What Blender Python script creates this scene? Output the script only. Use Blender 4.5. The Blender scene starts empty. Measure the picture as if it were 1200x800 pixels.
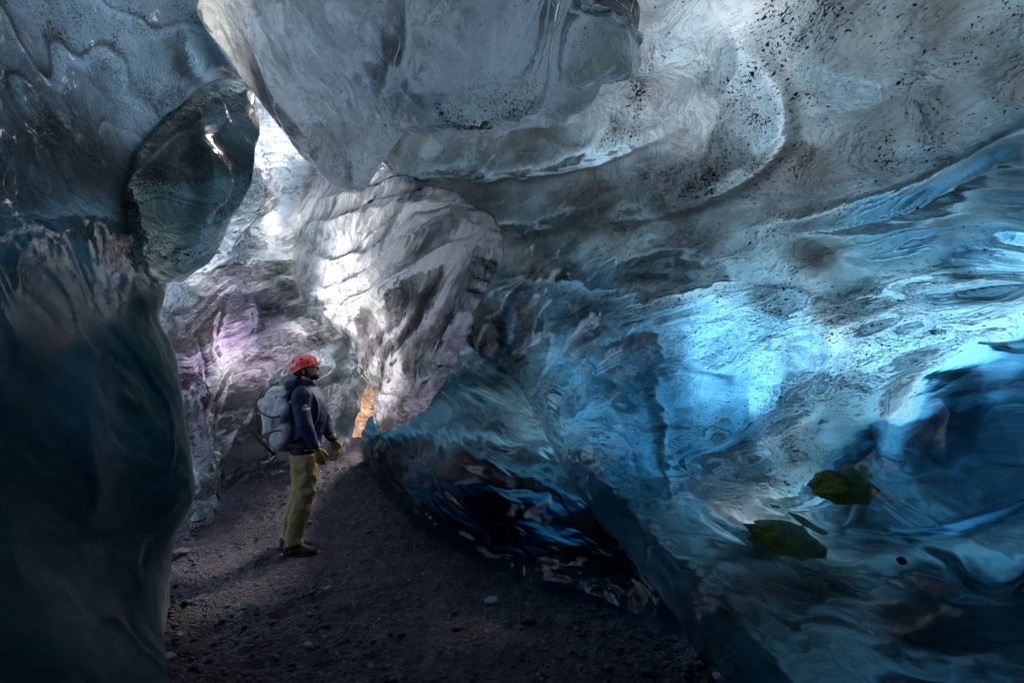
import bpy, bmesh, math, random
import numpy as np
from mathutils import Vector, Matrix
R_ = math.radians
random.seed(7); rng = np.random.default_rng(11)
sc = bpy.context.scene
COL = sc.collection
QUAL = 0.85

# ------------------------------------------------------------------ camera
F = 1200 * 20 / 36.0
PITCH = R_(3.95)
CAM = np.array([0.0, 0.0, 1.6])
FWD = np.array([0, math.cos(PITCH), math.sin(PITCH)])
UP = np.array([0, -math.sin(PITCH), math.cos(PITCH)])
RIGHT = np.array([1.0, 0, 0])
cd = bpy.data.cameras.new('camera'); cam = bpy.data.objects.new('camera', cd); COL.objects.link(cam)
cam.location = CAM; cam.rotation_euler = (math.pi/2 + PITCH, 0, 0)
cd.lens = 20; cd.sensor_width = 36; cd.clip_start = 0.05; cd.clip_end = 3000
sc.camera = cam

def W(px, py, d):
    px = np.asarray(px, float); py = np.asarray(py, float); d = np.asarray(d, float)
    r = FWD[None, :] + ((px.ravel()-600)/F)[:, None]*RIGHT + ((400-py.ravel())/F)[:, None]*UP
    return CAM + r*d.ravel()[:, None]
def project(P):
    q = P - CAM
    d = q@FWD
    return 600 + F*(q@RIGHT)/d, 400 - F*(q@UP)/d

# ------------------------------------------------------------------ noise
def _hash(ix, iy, iz, k):
    h = (ix.astype(np.int64)*374761393 + iy.astype(np.int64)*668265263 + iz.astype(np.int64)*2147483647 + k*1274126177) & 0xffffffff
    h = ((h ^ (h >> 13)) * 1274126177) & 0xffffffff
    h = (h ^ (h >> 16)) & 0xffffffff
    h = (h * 2246822519) & 0xffffffff
    h = h ^ (h >> 15)
    return (h & 0xffffff) / float(0xffffff)
def vnoise(P, seed=0):
    i = np.floor(P).astype(np.int64); f = P - i
    u = f*f*f*(f*(f*6-15)+10)
    out = 0
    for a in (0, 1):
        for b in (0, 1):
            for c in (0, 1):
                w = (u[:, 0] if a else 1-u[:, 0])*(u[:, 1] if b else 1-u[:, 1])*(u[:, 2] if c else 1-u[:, 2])
                out = out + w*_hash(i[:, 0]+a, i[:, 1]+b, i[:, 2]+c, seed)
    return out*2-1
def fbm(P, seed=0, octv=4, gain=.5):
    o = 0; a = 1; s = 0
    for k in range(octv):
        o = o + a*vnoise(P*(2**k)+k*17.3, seed+k); s += a; a *= gain
    return o/s
def worley(P, seed=0):
    i = np.floor(P).astype(np.int64); f = P - i
    f1 = np.full(len(P), 9.0); f2 = np.full(len(P), 9.0)
    for a in (-1, 0, 1):
        for b in (-1, 0, 1):
            for c in (-1, 0, 1):
                x = i[:, 0]+a; y = i[:, 1]+b; z = i[:, 2]+c
                dx = a + _hash(x, y, z, seed) - f[:, 0]
                dy = b + _hash(x, y, z, seed+1) - f[:, 1]
                dz = c + _hash(x, y, z, seed+2) - f[:, 2]
                d = dx*dx+dy*dy+dz*dz
                m = d < f1
                f2 = np.where(m, f1, np.minimum(f2, d)); f1 = np.where(m, d, f1)
    return np.sqrt(f1), np.sqrt(f2)

def stretch(P, axis, k):
    """coordinates compressed k times along an axis: features run along it"""
    a = np.array(axis, float); a /= np.linalg.norm(a)
    t = P@a
    return P - np.outer(t*(1-1.0/k), a)

def tps(ctrl, px, py):
    c = np.array(ctrl, float); x = c[:, :2]/400; v = c[:, 2:]
    def U(r2): return np.where(r2 > 1e-12, r2*np.log(np.maximum(r2, 1e-12)), 0)
    n = len(c)
    K = U(((x[:, None]-x[None])**2).sum(2)) + np.eye(n)*0.01
    Pm = np.hstack([np.ones((n, 1)), x])
    A = np.zeros((n+3, n+3)); A[:n, :n] = K; A[:n, n:] = Pm; A[n:, :n] = Pm.T
    b = np.zeros((n+3, v.shape[1])); b[:n] = v
    s = np.linalg.solve(A, b)
    q = np.stack([px, py], 1)/400
    out = np.empty((len(q), v.shape[1]))
    for k in range(0, len(q), 40000):
        qq = q[k:k+40000]
        out[k:k+40000] = U(((qq[:, None]-x[None])**2).sum(2))@s[:n] + s[n] + qq@s[n+1:]
    return out
def shep(ctrl, px, py, p=3.0):
    c = np.array(ctrl, float); out = np.empty((len(px), c.shape[1]-2))
    for k in range(0, len(px), 40000):
        d2 = (px[k:k+40000, None]-c[:, 0])**2 + (py[k:k+40000, None]-c[:, 1])**2 + 500
        w = d2**(-p/2)
        out[k:k+40000] = (w@c[:, 2:])/w.sum(1)[:, None]
    return out
def resample(poly, n):
    p = np.array(poly, float)
    # Catmull-Rom for smoothness
    q = np.vstack([2*p[0]-p[1], p, 2*p[-1]-p[-2]]); pts = []
    for i in range(1, len(q)-2):
        for t in np.linspace(0, 1, 12, endpoint=False):
            a, b, c, d = q[i-1], q[i], q[i+1], q[i+2]
            pts.append(.5*((2*b)+(-a+c)*t+(2*a-5*b+4*c-d)*t*t+(-a+3*b-3*c+d)*t**3))
    pts.append(p[-1]); pts = np.array(pts)
    L = np.r_[0, np.cumsum(np.linalg.norm(np.diff(pts, axis=0), axis=1))]
    s = np.linspace(0, L[-1], n)
    return np.stack([np.interp(s, L, pts[:, k]) for k in range(pts.shape[1])], 1)
def ridge_field(ridges, px, py, silt=None):
    """each ridge: (polyline, height m, width px on its left hand, width px on its right hand)"""
    out = np.zeros(len(px))
    for rd in ridges:
        poly, h, wl, wr = rd[:4]; sk = rd[4] if len(rd) > 4 else 1.0
        p = resample(poly, 26); best = np.full(len(px), 1e9); sgn = np.zeros(len(px)); tt = np.zeros(len(px))
        for k in range(len(p)-1):
            a = p[k]; b = p[k+1]; ab = b-a
            t = np.clip(((px-a[0])*ab[0]+(py-a[1])*ab[1])/(ab@ab), 0, 1)
            dx = px-(a[0]+t*ab[0]); dy = py-(a[1]+t*ab[1]); d = np.hypot(dx, dy)
            m = d < best; best = np.where(m, d, best)
            cr = ab[0]*dy-ab[1]*dx      # >0: right hand in image coordinates (y down)
            sgn = np.where(m, cr, sgn); tt = np.where(m, (k+t)/(len(p)-1), tt)
        w = np.where(sgn > 0, wr, wl)
        env = np.sin(np.clip(tt, 0.02, .98)*math.pi)**.5
        out += h*np.exp(-(best/w)**1.3)*env
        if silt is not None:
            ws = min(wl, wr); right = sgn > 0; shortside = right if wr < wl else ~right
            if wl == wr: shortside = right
            k = np.where(shortside, np.exp(-((best-ws*.9)/(ws*1.1))**2)*-.6, np.exp(-(best/(ws*.8))**2)*.9)  # highlight along the crest and shade on its steep side, painted into the crust
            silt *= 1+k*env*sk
    return out

# ------------------------------------------------------------------ object helpers
def tag(o, label=None, cat=None, group=None, kind=None):
    if label: o['label'] = label
    if cat: o['category'] = cat
    if group: o['group'] = group
    if kind: o['kind'] = kind
    return o
def link(name, me, mat=None, parent=None, smooth=True):
    o = bpy.data.objects.new(name, me); COL.objects.link(o)
    if mat is not None: me.materials.append(mat)
    if smooth: me.polygons.foreach_set('use_smooth', [True]*len(me.polygons))
    if parent is not None: o.parent = parent
    return o
def empty(name, loc):
    o = bpy.data.objects.new(name, None); COL.objects.link(o); o.location = loc; o.empty_display_size = .2
    return o
def np_mesh(name, V, Q):
    me = bpy.data.meshes.new(name)
    me.vertices.add(len(V)); me.vertices.foreach_set('co', V.astype(np.float32).ravel())
    me.loops.add(Q.size); me.loops.foreach_set('vertex_index', Q.astype(np.int32).ravel())
    me.polygons.add(len(Q)); me.polygons.foreach_set('loop_start', np.arange(0, Q.size, Q.shape[1], dtype=np.int32))
    me.update(calc_edges=True); me.validate()
    return me
def attr(me, name, vals):
    a = me.attributes.new(name, 'FLOAT', 'POINT'); a.data.foreach_set('value', np.asarray(vals, np.float32))

# ------------------------------------------------------------------ materials
class NT:
    def __init__(s, name):
        s.m = bpy.data.materials.new(name); s.m.use_nodes = True; s.t = s.m.node_tree; s.t.nodes.clear()
        s.out = s.n('ShaderNodeOutputMaterial')
    def n(s, typ, ins={}, **kw):
        nd = s.t.nodes.new(typ)
        for k, v in kw.items(): setattr(nd, k, v)
        for k, v in ins.items():
            if isinstance(v, bpy.types.NodeSocket): s.t.links.new(v, nd.inputs[k])
            else: nd.inputs[k].default_value = v
        return nd
    def math(s, op, a, b=0.0, c=None, clamp=False):
        nd = s.n('ShaderNodeMath', operation=op); nd.use_clamp = clamp
        for i, v in enumerate((a, b) if c is None else (a, b, c)):
            if isinstance(v, bpy.types.NodeSocket): s.t.links.new(v, nd.inputs[i])
            else: nd.inputs[i].default_value = v
        return nd.outputs[0]
    def ramp(s, v, lo, hi, a=0.0, b=1.0):
        nd = s.n('ShaderNodeMapRange', {0: v, 1: lo, 2: hi, 3: a, 4: b}); nd.interpolation_type = 'SMOOTHSTEP'
        return nd.outputs[0]
    def noise(s, vec, scale, detail=4, rough=.55, dist=0.0):
        return s.n('ShaderNodeTexNoise', {'Vector': vec, 'Scale': scale, 'Detail': detail, 'Roughness': rough, 'Distortion': dist}).outputs[0]
    def mixc(s, f, a, b):
        nd = s.n('ShaderNodeMix', data_type='RGBA')
        for k, v in ((0, f), (6, a), (7, b)):
            if isinstance(v, bpy.types.NodeSocket): s.t.links.new(v, nd.inputs[k])
            else: nd.inputs[k].default_value = v
        return nd.outputs[2]
    def mixs(s, f, a, b):
        nd = s.n('ShaderNodeMixShader')
        if isinstance(f, bpy.types.NodeSocket): s.t.links.new(f, nd.inputs[0])
        else: nd.inputs[0].default_value = f
        s.t.links.new(a, nd.inputs[1]); s.t.links.new(b, nd.inputs[2])
        return nd.outputs[0]
    def attr(s, name): return s.n('ShaderNodeAttribute', attribute_name=name).outputs['Fac']
    def map(s, vec, axis=(0, 0, 1), length=(1, 1, 3)):
        e = Vector(axis).to_track_quat('Z', 'Y').to_euler()
        return s.n('ShaderNodeMapping', {'Vector': vec, 'Rotation': tuple(e), 'Scale': length}, vector_type='TEXTURE').outputs[0]

def ice_material(name, absorb, density=1.0, white=(.93, .95, .96), axis=(.55, -.8, .12), flow=(1, 1, 3.0), rough=.03,
                 cloudcol=(.8, .83, .85), silty=(1, .97, .93), vein=1.0, vsc=5.0, frost=0.0, dbump=0, gl=1.0, bump=1.0, speck=1.0):
    """solid ice: clear uneven surface on the cave side, weathered scattering crust outside, absorption in between"""
    N = NT(name)
    co = N.n('ShaderNodeTexCoord').outputs['Object']
    fl = N.map(co, axis, flow); fl2 = N.map(co, axis, (1, 1, flow[2]*2.5))
    silt = N.attr('silt'); outer = N.attr('outer'); tint = N.attr('tint'); cloud = N.attr('cloud'); dirt = N.attr('dirt')
    # layered sediment in the crust
    n1 = N.noise(fl, 1.6, 4, .6, .5); n2 = N.noise(fl, 6.0, 4, .65, .5)
    veins = N.math('ADD', N.math('MULTIPLY', n1, .62), N.math('MULTIPLY', n2, .38))
    v = N.ramp(veins, .5-.12/vein, .5+.12/vein)
    ln = N.math('ABSOLUTE', N.math('SUBTRACT', N.noise(fl2, 7.0, 3, .6, 1.0), .5))
    lines = N.ramp(ln, 0.0, .05, 1-.65*max(0, min(1, vein*2-1)), 1.0)
    ln2 = N.math('ABSOLUTE', N.math('SUBTRACT', N.noise(fl, 3.0, 4, .65, 1.0), .5))
    v = N.math('MULTIPLY', v, N.math('MULTIPLY', lines, N.ramp(ln2, 0.0, .04, 1-.5*max(0, min(1, vein*2-1)), 1.0)))
    # transmittance of crust: clear*(variation)
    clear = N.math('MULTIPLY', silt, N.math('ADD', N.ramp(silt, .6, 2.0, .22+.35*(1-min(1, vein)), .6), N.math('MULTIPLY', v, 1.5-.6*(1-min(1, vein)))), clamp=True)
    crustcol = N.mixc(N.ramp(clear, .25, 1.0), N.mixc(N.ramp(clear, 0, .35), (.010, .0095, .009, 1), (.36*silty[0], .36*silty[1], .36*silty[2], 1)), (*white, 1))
    crustcol = N.n('ShaderNodeMix', {0: tint, 6: crustcol, 7: (1.0, .70, .98, 1)}, data_type='RGBA', blend_type='MULTIPLY').outputs[2]
    bo = N.n('ShaderNodeBump', {'Height': n2, 'Strength': .9, 'Distance': .12}).outputs[0]
    crust = N.mixs(.18, N.n('ShaderNodeBsdfTranslucent', {'Color': crustcol, 'Normal': bo}).outputs[0],
                   N.n('ShaderNodeBsdfDiffuse', {'Color': crustcol}).outputs[0])
    # inner surface
    wv = N.n('ShaderNodeVectorMath', {0: fl, 1: N.n('ShaderNodeVectorMath', {0: N.n('ShaderNodeTexNoise', {'Vector': fl, 'Scale': 2.5, 'Detail': 1.0}).outputs['Color'], 'Scale': .35}, operation='SCALE').outputs[0]}, operation='ADD').outputs[0]
    v1 = N.n('ShaderNodeTexVoronoi', {'Vector': wv, 'Scale': vsc}).outputs['Distance']; v2 = N.n('ShaderNodeTexVoronoi', {'Vector': wv, 'Scale': vsc*2.9}).outputs['Distance']
    patch = N.ramp(N.noise(co, 1.7, 3), .38, .62, .15, 1.0)
    s2 = N.noise(fl, 20.0, 3, .6)
    h = N.math('ADD', N.math('MULTIPLY', v1, 1.3), N.math('ADD', N.math('MULTIPLY', N.math('MULTIPLY', v2, patch), .42), N.math('MULTIPLY', s2, .10)))
    if dbump: h = N.math('MULTIPLY', h, N.ramp(dirt, .25, .8, .7, dbump))
    bi = N.n('ShaderNodeBump', {'Height': h, 'Strength': 1.0, 'Distance': .045*bump}).outputs[0]
    rgh = N.math('ADD', rough, N.math('MULTIPLY', N.math('MULTIPLY', cloud, N.ramp(dirt, .3, .6, 1.0, 0.0)), frost), clamp=True)
    ccol = N.mixc(tint, (*cloudcol, 1), (.90, .66, .88, 1))
    glass = N.n('ShaderNodeBsdfGlass', {'Color': (1, 1, 1, 1), 'Roughness': rgh, 'IOR': 1.31, 'Normal': bi}).outputs[0]
    cl = N.mixs(.5, N.n('ShaderNodeBsdfTranslucent', {'Color': ccol, 'Normal': bi}).outputs[0],
                N.n('ShaderNodeBsdfDiffuse', {'Color': ccol, 'Normal': bi}).outputs[0])
    cl = N.mixs(N.n('ShaderNodeFresnel', {'IOR': 1.31, 'Normal': bi}).outputs[0], cl,
                N.n('ShaderNodeBsdfGlossy', {'Color': (gl, gl, gl, 1), 'Roughness': N.math('MAXIMUM', rgh, .12), 'Normal': bi}).outputs[0])
    cf = N.math('MULTIPLY', cloud, N.ramp(N.noise(fl, 3.0, 5, .65, .6), .3, .7, .0 if gl == 1 else .55, 1.0), clamp=True)
    inner = N.mixs(cf, glass, cl)
    # grit: small dark grains in clusters, stretched with the flow
    g1 = N.noise(N.map(co, axis, (1, 1, 1.7)), 95.0, 2, .5, .3); g2 = N.noise(co, 210.0, 2, .5); g3 = N.noise(N.map(co, axis, (1, 1, 2.4)), 30.0, 4, .75, .5)
    band = N.ramp(N.noise(fl2, 3.2, 4, .6, .6), .44, .66, .5, 1.15); cluster = N.noise(co, 3.4, 5, .75)
    load = N.math('MULTIPLY', N.math('MULTIPLY', dirt, speck), N.math('MULTIPLY', cluster, band))
    thr = N.math('SUBTRACT', .76, N.math('MULTIPLY', load, .33))
    gm = N.math('MAXIMUM', N.math('MAXIMUM', N.ramp(N.math('SUBTRACT', g1, thr), 0.0, .015), N.ramp(N.math('SUBTRACT', g2, N.math('ADD', thr, -.005)), 0.0, .02)),
                N.ramp(N.math('SUBTRACT', g3, N.math('ADD', thr, .085)), 0.0, .02))
    grit = N.n('ShaderNodeBsdfPrincipled', {'Base Color': (.015, .014, .013, 1), 'Roughness': .45}).outputs[0]
    inner = N.mixs(N.math('MULTIPLY', gm, N.ramp(dirt, 0, .1)), inner, grit)
    surf = N.mixs(N.math('GREATER_THAN', outer, .5), inner, crust)
    N.t.links.new(surf, N.out.inputs['Surface'])
    ab = N.n('ShaderNodeVolumeAbsorption', {'Color': (*absorb, 1), 'Density': density}).outputs[0]
    N.t.links.new(ab, N.out.inputs['Volume'])
    return N.m
def plain(name, col, rough=.6, bump=0, bscale=60, var=.25, vscale=8, spec=.4, coat=0, metal=0, sheen=0):
    N = NT(name); co = N.n('ShaderNodeTexCoord').outputs['Object']
    n = N.noise(co, vscale, 6, .6)
    c = N.mixc(N.ramp(n, .3, .7), (*[x*(1-var) for x in col], 1), (*[min(1, x*(1+var)) for x in col], 1))
    ins = {'Base Color': c, 'Roughness': rough, 'Specular IOR Level': spec, 'Coat Weight': coat, 'Metallic': metal, 'Sheen Weight': sheen}
    if bump: ins['Normal'] = N.n('ShaderNodeBump', {'Height': N.noise(co, bscale, 5, .6), 'Strength': bump, 'Distance': .01}).outputs[0]
    N.t.links.new(N.n('ShaderNodeBsdfPrincipled', ins).outputs[0], N.out.inputs['Surface'])
    return N.m

# absorption colour: (1-colour)*density = extinction per metre
def absn(r, g, b):
    d = max(r, g, b); return (1-r/d, 1-g/d, 1-b/d), d
AB, AD = absn(3.9, 1.6, .75)
M_blue = ice_material('blue_ice', AB, AD, silty=(.96, 1, 1), axis=(.55, -.8, .2), flow=(1, 1, 3.0), vein=.45, vsc=2.6, rough=.04, bump=.38, dbump=3.2, frost=1.0, cloudcol=(.30, .52, .60))
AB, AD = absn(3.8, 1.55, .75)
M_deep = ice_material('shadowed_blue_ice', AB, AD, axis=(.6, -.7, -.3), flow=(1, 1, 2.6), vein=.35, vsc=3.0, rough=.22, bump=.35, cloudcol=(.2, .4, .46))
AB, AD = absn(5.0, 1.7, 1.15)
M_left = ice_material('teal_ice', AB, AD, axis=(.3, .9, -.25), flow=(1, 1, 2.6), silty=(.92, 1, 1), bump=.14, rough=.03, frost=.9, vein=.28, vsc=2.4, cloudcol=(.022, .095, .12), gl=.3)
AB, AD = absn(1.1, .75, .62)
M_grey = ice_material('grey_ice', AB, AD, axis=(.1, .3, 1), flow=(1, 1, 2.4), rough=.06)
AB, AD = absn(.9, .6, .55)
M_slab = ice_material('slab_ice', AB, AD, axis=(.1, .3, 1), flow=(1, 1, 2.4), rough=.04, white=(.98, .95, .88), silty=(1, .97, .92), vein=.7, speck=1.15, vsc=3.0)
AB, AD = absn(.55, .85, .45)
M_lilac = ice_material('lilac_ice', AB, AD, axis=(.1, .1, 1), flow=(.7, .7, 2.2), white=(.97, .80, .96), silty=(1, .72, .95), rough=.05, cloudcol=(.92, .76, .92), bump=1.1)
AB, AD = absn(.8, .6, .6)
M_white = ice_material('banded_white_ice', AB, AD, axis=(1, .1, .3), flow=(.7, .7, 3.0), white=(.97, .97, .96), silty=(.96, .95, .93), rough=.0, vsc=3.6, vein=1.5, cloudcol=(.9, .89, .91), bump=1.1)
M_fan = ice_material('streaky_lilac_ice', AB, AD, axis=(.42, .1, .9), flow=(.7, .7, 3.6), white=(.97, .96, .96), silty=(.97, .96, .97), rough=.0, vsc=5.0, vein=1.2, cloudcol=(.9, .88, .92), bump=.9)
AB, AD = absn(.6, .9, 1.6)
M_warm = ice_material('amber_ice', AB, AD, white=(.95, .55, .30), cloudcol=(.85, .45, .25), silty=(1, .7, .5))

# ------------------------------------------------------------------ the ice piece builder
def piece(name, A, C, depth, fields, ridges=(), nu=300, nv=300, curlC=40, curlA=0, rC=.25, off=(0, 0, 0), mat=None,
          axis=(1, 0, .2), k=3, big=.05, mid=.02, scal=.05, sc_size=.6, fine=.004, seed=1, dmul=1.0, rag=0.0, ragw=60, parent=None,
          streak=0.0, sstep=.06, saxis=None, pw=1.15, terr=.05, tk=4.0, tints=(), smask=None, tshade=1.0):
    """A and C: facing edges in photograph pixels, traced; depth: (px,py,metres); fields: (px,py,thickness,crust,cloud,dirt)"""
    nu = int(nu*QUAL); nv = int(nv*QUAL)
    a = resample(A, nu); c = resample(C, nu)
    if rag:
        s = np.linspace(0, 40, nu); z = np.zeros(nu)
        jag = fbm(np.stack([s*1.1, z, z], 1), seed+70, 4, .6)
        tang = np.gradient(c, axis=0); nrm = np.stack([-tang[:, 1], tang[:, 0]], 1); nrm /= np.linalg.norm(nrm, axis=1)[:, None]+1e-9
        c = c + nrm*(jag*rag)[:, None]
    t = np.linspace(0, 1, nv)
    t = t if not curlC else 1-(1-t)**pw
    px = (a[:, None, 0]*(1-t)+c[:, None, 0]*t).ravel(); py = (a[:, None, 1]*(1-t)+c[:, None, 1]*t).ravel()
    ln = np.hypot(*(c-a).T)[:, None]
    dC = (ln*(1-t)).ravel(); dA = (ln*t).ravel()
    d = tps(depth, px, py)[:, 0]; d = np.maximum(d, .5)
    f = shep(fields, px, py); T = f[:, 0].copy(); T *= np.clip(.25+T*1.9, .3, 1)
    prof = np.ones(len(px))
    for dd, w in ((dC, curlC), (dA, curlA)):
        if w:
            q = 1-np.clip(dd/w, 0, 1); pr = np.sqrt(np.maximum(0, 1-q*q)); prof *= pr
            d = d + rC*(1-pr)
    P0 = W(px, py, d)
    G = P0.reshape(nu, nv, 3)
    n = np.cross(np.gradient(G, axis=0), np.gradient(G, axis=1)).reshape(-1, 3)
    n /= np.linalg.norm(n, axis=1)[:, None]+1e-12
    view = P0-CAM; view /= np.linalg.norm(view, axis=1)[:, None]
    n *= -np.sign((n*view).sum(1))[:, None]
    # relief
    warp = np.stack([fbm(P0*.9+9, seed+3, 3), fbm(P0*.9+33, seed+4, 3), fbm(P0*.9+57, seed+5, 3)], 1)
    Ps = stretch(P0+warp*.35, axis, k)
    disp = big*fbm(Ps*1.3, seed, 4)
    silt = f[:, 1].copy()  # glow and dark zones painted into the crust, together with real sediment
    if terr:      # overlapping shelves left by meltwater
        s_ = fbm(stretch(P0+warp*.5, axis, 3.0)*1.0, seed+90, 3)*tk; fr = s_-np.floor(s_)
        drop = np.clip((fr-.93)/.07, 0, 1); drop = drop*drop*(3-2*drop)
        amp = np.clip(.5+1.2*fbm(P0*.8+3, seed+95, 2), 0, 1)
        disp += terr*amp*(fr**1.6)*(1-drop)
        silt *= 1+amp*tshade*(.7*np.exp(-((fr-.9)/.05)**2)-.6*np.exp(-((fr-.04)/.06)**2)*(fr < .3))  # painted light: shelf rims brightened, the hollow under each drop darkened
    disp += mid*(1-2*np.abs(fbm(Ps*4.0, seed+8, 4)))
    if scal:
        w1, w2 = worley(stretch(P0+warp*.18, axis, 1.8)/sc_size, seed+20)
        disp += scal*(np.clip(w1, 0, 1)**1.5-.35)
        w1, w2 = worley(stretch(P0+warp*.18, axis, 2.2)/(sc_size*.38), seed+30)
        disp += scal*.35*(np.clip(w1, 0, 1)**1.5-.35)
    if streak:
        Q = stretch(P0+warp*.12, saxis or axis, 9)/sstep
        disp += streak*(1-2*np.abs(fbm(Q, seed+40, 3, .5)))*(.5+.5*fbm(P0*2, seed+44, 2))*(smask(px, py) if smask else 1)
    disp += fine*fbm(Ps*22, seed+50, 3)
    fadeq = np.clip(prof*1.4, 0, 1)
    disp *= fadeq*dmul
    thick = T*(1+np.clip(disp*1.6, -.5, .8))
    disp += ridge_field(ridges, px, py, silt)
    Pf = P0+n*disp[:, None]
    thick = thick*prof
    o = view+np.array(off, float); o /= np.linalg.norm(o, axis=1)[:, None]
    bump = 1+.35*fbm(Ps*2.0+5, seed+60, 4)
    Pb = Pf+o*(np.maximum(thick*bump+.65*disp*prof, .015*prof)+.002)[:, None]
    V = np.vstack([Pf, Pb]); nn = nu*nv
    I = np.arange(nn).reshape(nu, nv)
    q = np.stack([I[:-1, :-1], I[1:, :-1], I[1:, 1:], I[:-1, 1:]], -1).reshape(-1, 4)
    Q = [q, q[:, ::-1]+nn]
    for e in (I[0, :], I[:, -1], I[-1, ::-1], I[::-1, 0]):
        Q.append(np.stack([e[1:], e[:-1], e[:-1]+nn, e[1:]+nn], 1)[:, ::-1])
    # ring order above yields quads sharing the rim
    Q = np.vstack(Q)
    # orient the front toward the camera
    fn = np.cross(V[q[:, 1]]-V[q[:, 0]], V[q[:, 3]]-V[q[:, 0]]); cen = V[q[:, 0]]-CAM
    if (fn*cen).sum() > 0: Q = Q[:, ::-1]
    me = np_mesh(name, V, Q)
    attr(me, 'outer', np.r_[np.zeros(nn), np.ones(nn)])
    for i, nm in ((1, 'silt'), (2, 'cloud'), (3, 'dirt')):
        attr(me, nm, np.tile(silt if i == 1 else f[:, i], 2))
    tv = np.zeros(len(px))
    for tx, ty, tr_, ts in tints: tv = np.maximum(tv, ts*np.exp(-((px-tx)**2+(py-ty)**2)/tr_**2))
    attr(me, 'tint', np.tile(tv*np.clip(.8+.9*fbm(P0*3, seed+99, 3), 0, 1), 2))
    bm = bmesh.new(); bm.from_mesh(me); bmesh.ops.recalc_face_normals(bm, faces=bm.faces)
    bm.faces.ensure_lookup_table(); vote = 0; cv = Vector(CAM)
    for i_ in range(0, len(q), 97):
        f0 = bm.faces[i_]; vote += f0.normal.dot((f0.calc_center_median()-cv).normalized())
    if vote > 0: bmesh.ops.reverse_faces(bm, faces=bm.faces)
    bm.to_mesh(me); bm.free()
    return link(name, me, mat)

# ---------- right wall and ceiling
A = [(560, -330), (470, -120), (432, 60), (430, 158), (458, 196), (500, 218), (540, 240), (558, 270), (556, 315), (544, 350), (552, 388), (582, 420), (628, 480), (668, 548), (712, 602), (757, 652), (797, 705), (838, 790), (868, 880), (900, 1050)]
C = [(1900, -620), (2200, -500), (2500, -200), (2600, 100), (2600, 400), (2600, 700), (2600, 1000), (2500, 1400), (2400, 1900)]
right_depth = [(400, -320, 3.4), (800, -320, 2.1), (1200, -320, 1.25), (1500, -420, .9), (440, 50, 4.8), (600, 60, 3.4), (800, 60, 2.5), (1000, 50, 1.95), (1200, 30, 1.55), (1560, -100, 1.05),
    (450, 190, 5.7), (560, 230, 5.2), (700, 180, 3.7), (850, 180, 2.75), (1000, 200, 2.25), (1200, 200, 1.75), (1500, 200, 1.2),
    (520, 340, 6.0), (590, 310, 5.4), (650, 330, 4.7), (800, 340, 3.3), (950, 340, 2.65), (1100, 340, 2.2), (1250, 340, 1.9), (1650, 340, 1.2),
    (600, 430, 4.9), (660, 450, 4.1), (720, 460, 3.5), (850, 470, 2.85), (1000, 470, 2.25), (1200, 480, 1.72), (1650, 500, 1.1),
    (680, 560, 3.75), (800, 580, 3.15), (950, 600, 2.6), (1100, 580, 2.0), (1300, 600, 1.6),
    (760, 655, 3.2), (900, 720, 2.5), (1050, 740, 2.1), (1200, 780, 1.75), (850, 800, 2.6), (1650, 800, 1.1), (880, 900, 2.4), (1200, 1000, 1.5), (900, 1050, 2.1), (1600, 1200, 1.0), (2600, 100, .52), (2600, 400, .55), (2600, 1000, .5), (2200, -500, .6), (2400, 1900, .45), (1900, -620, .75)]
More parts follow.
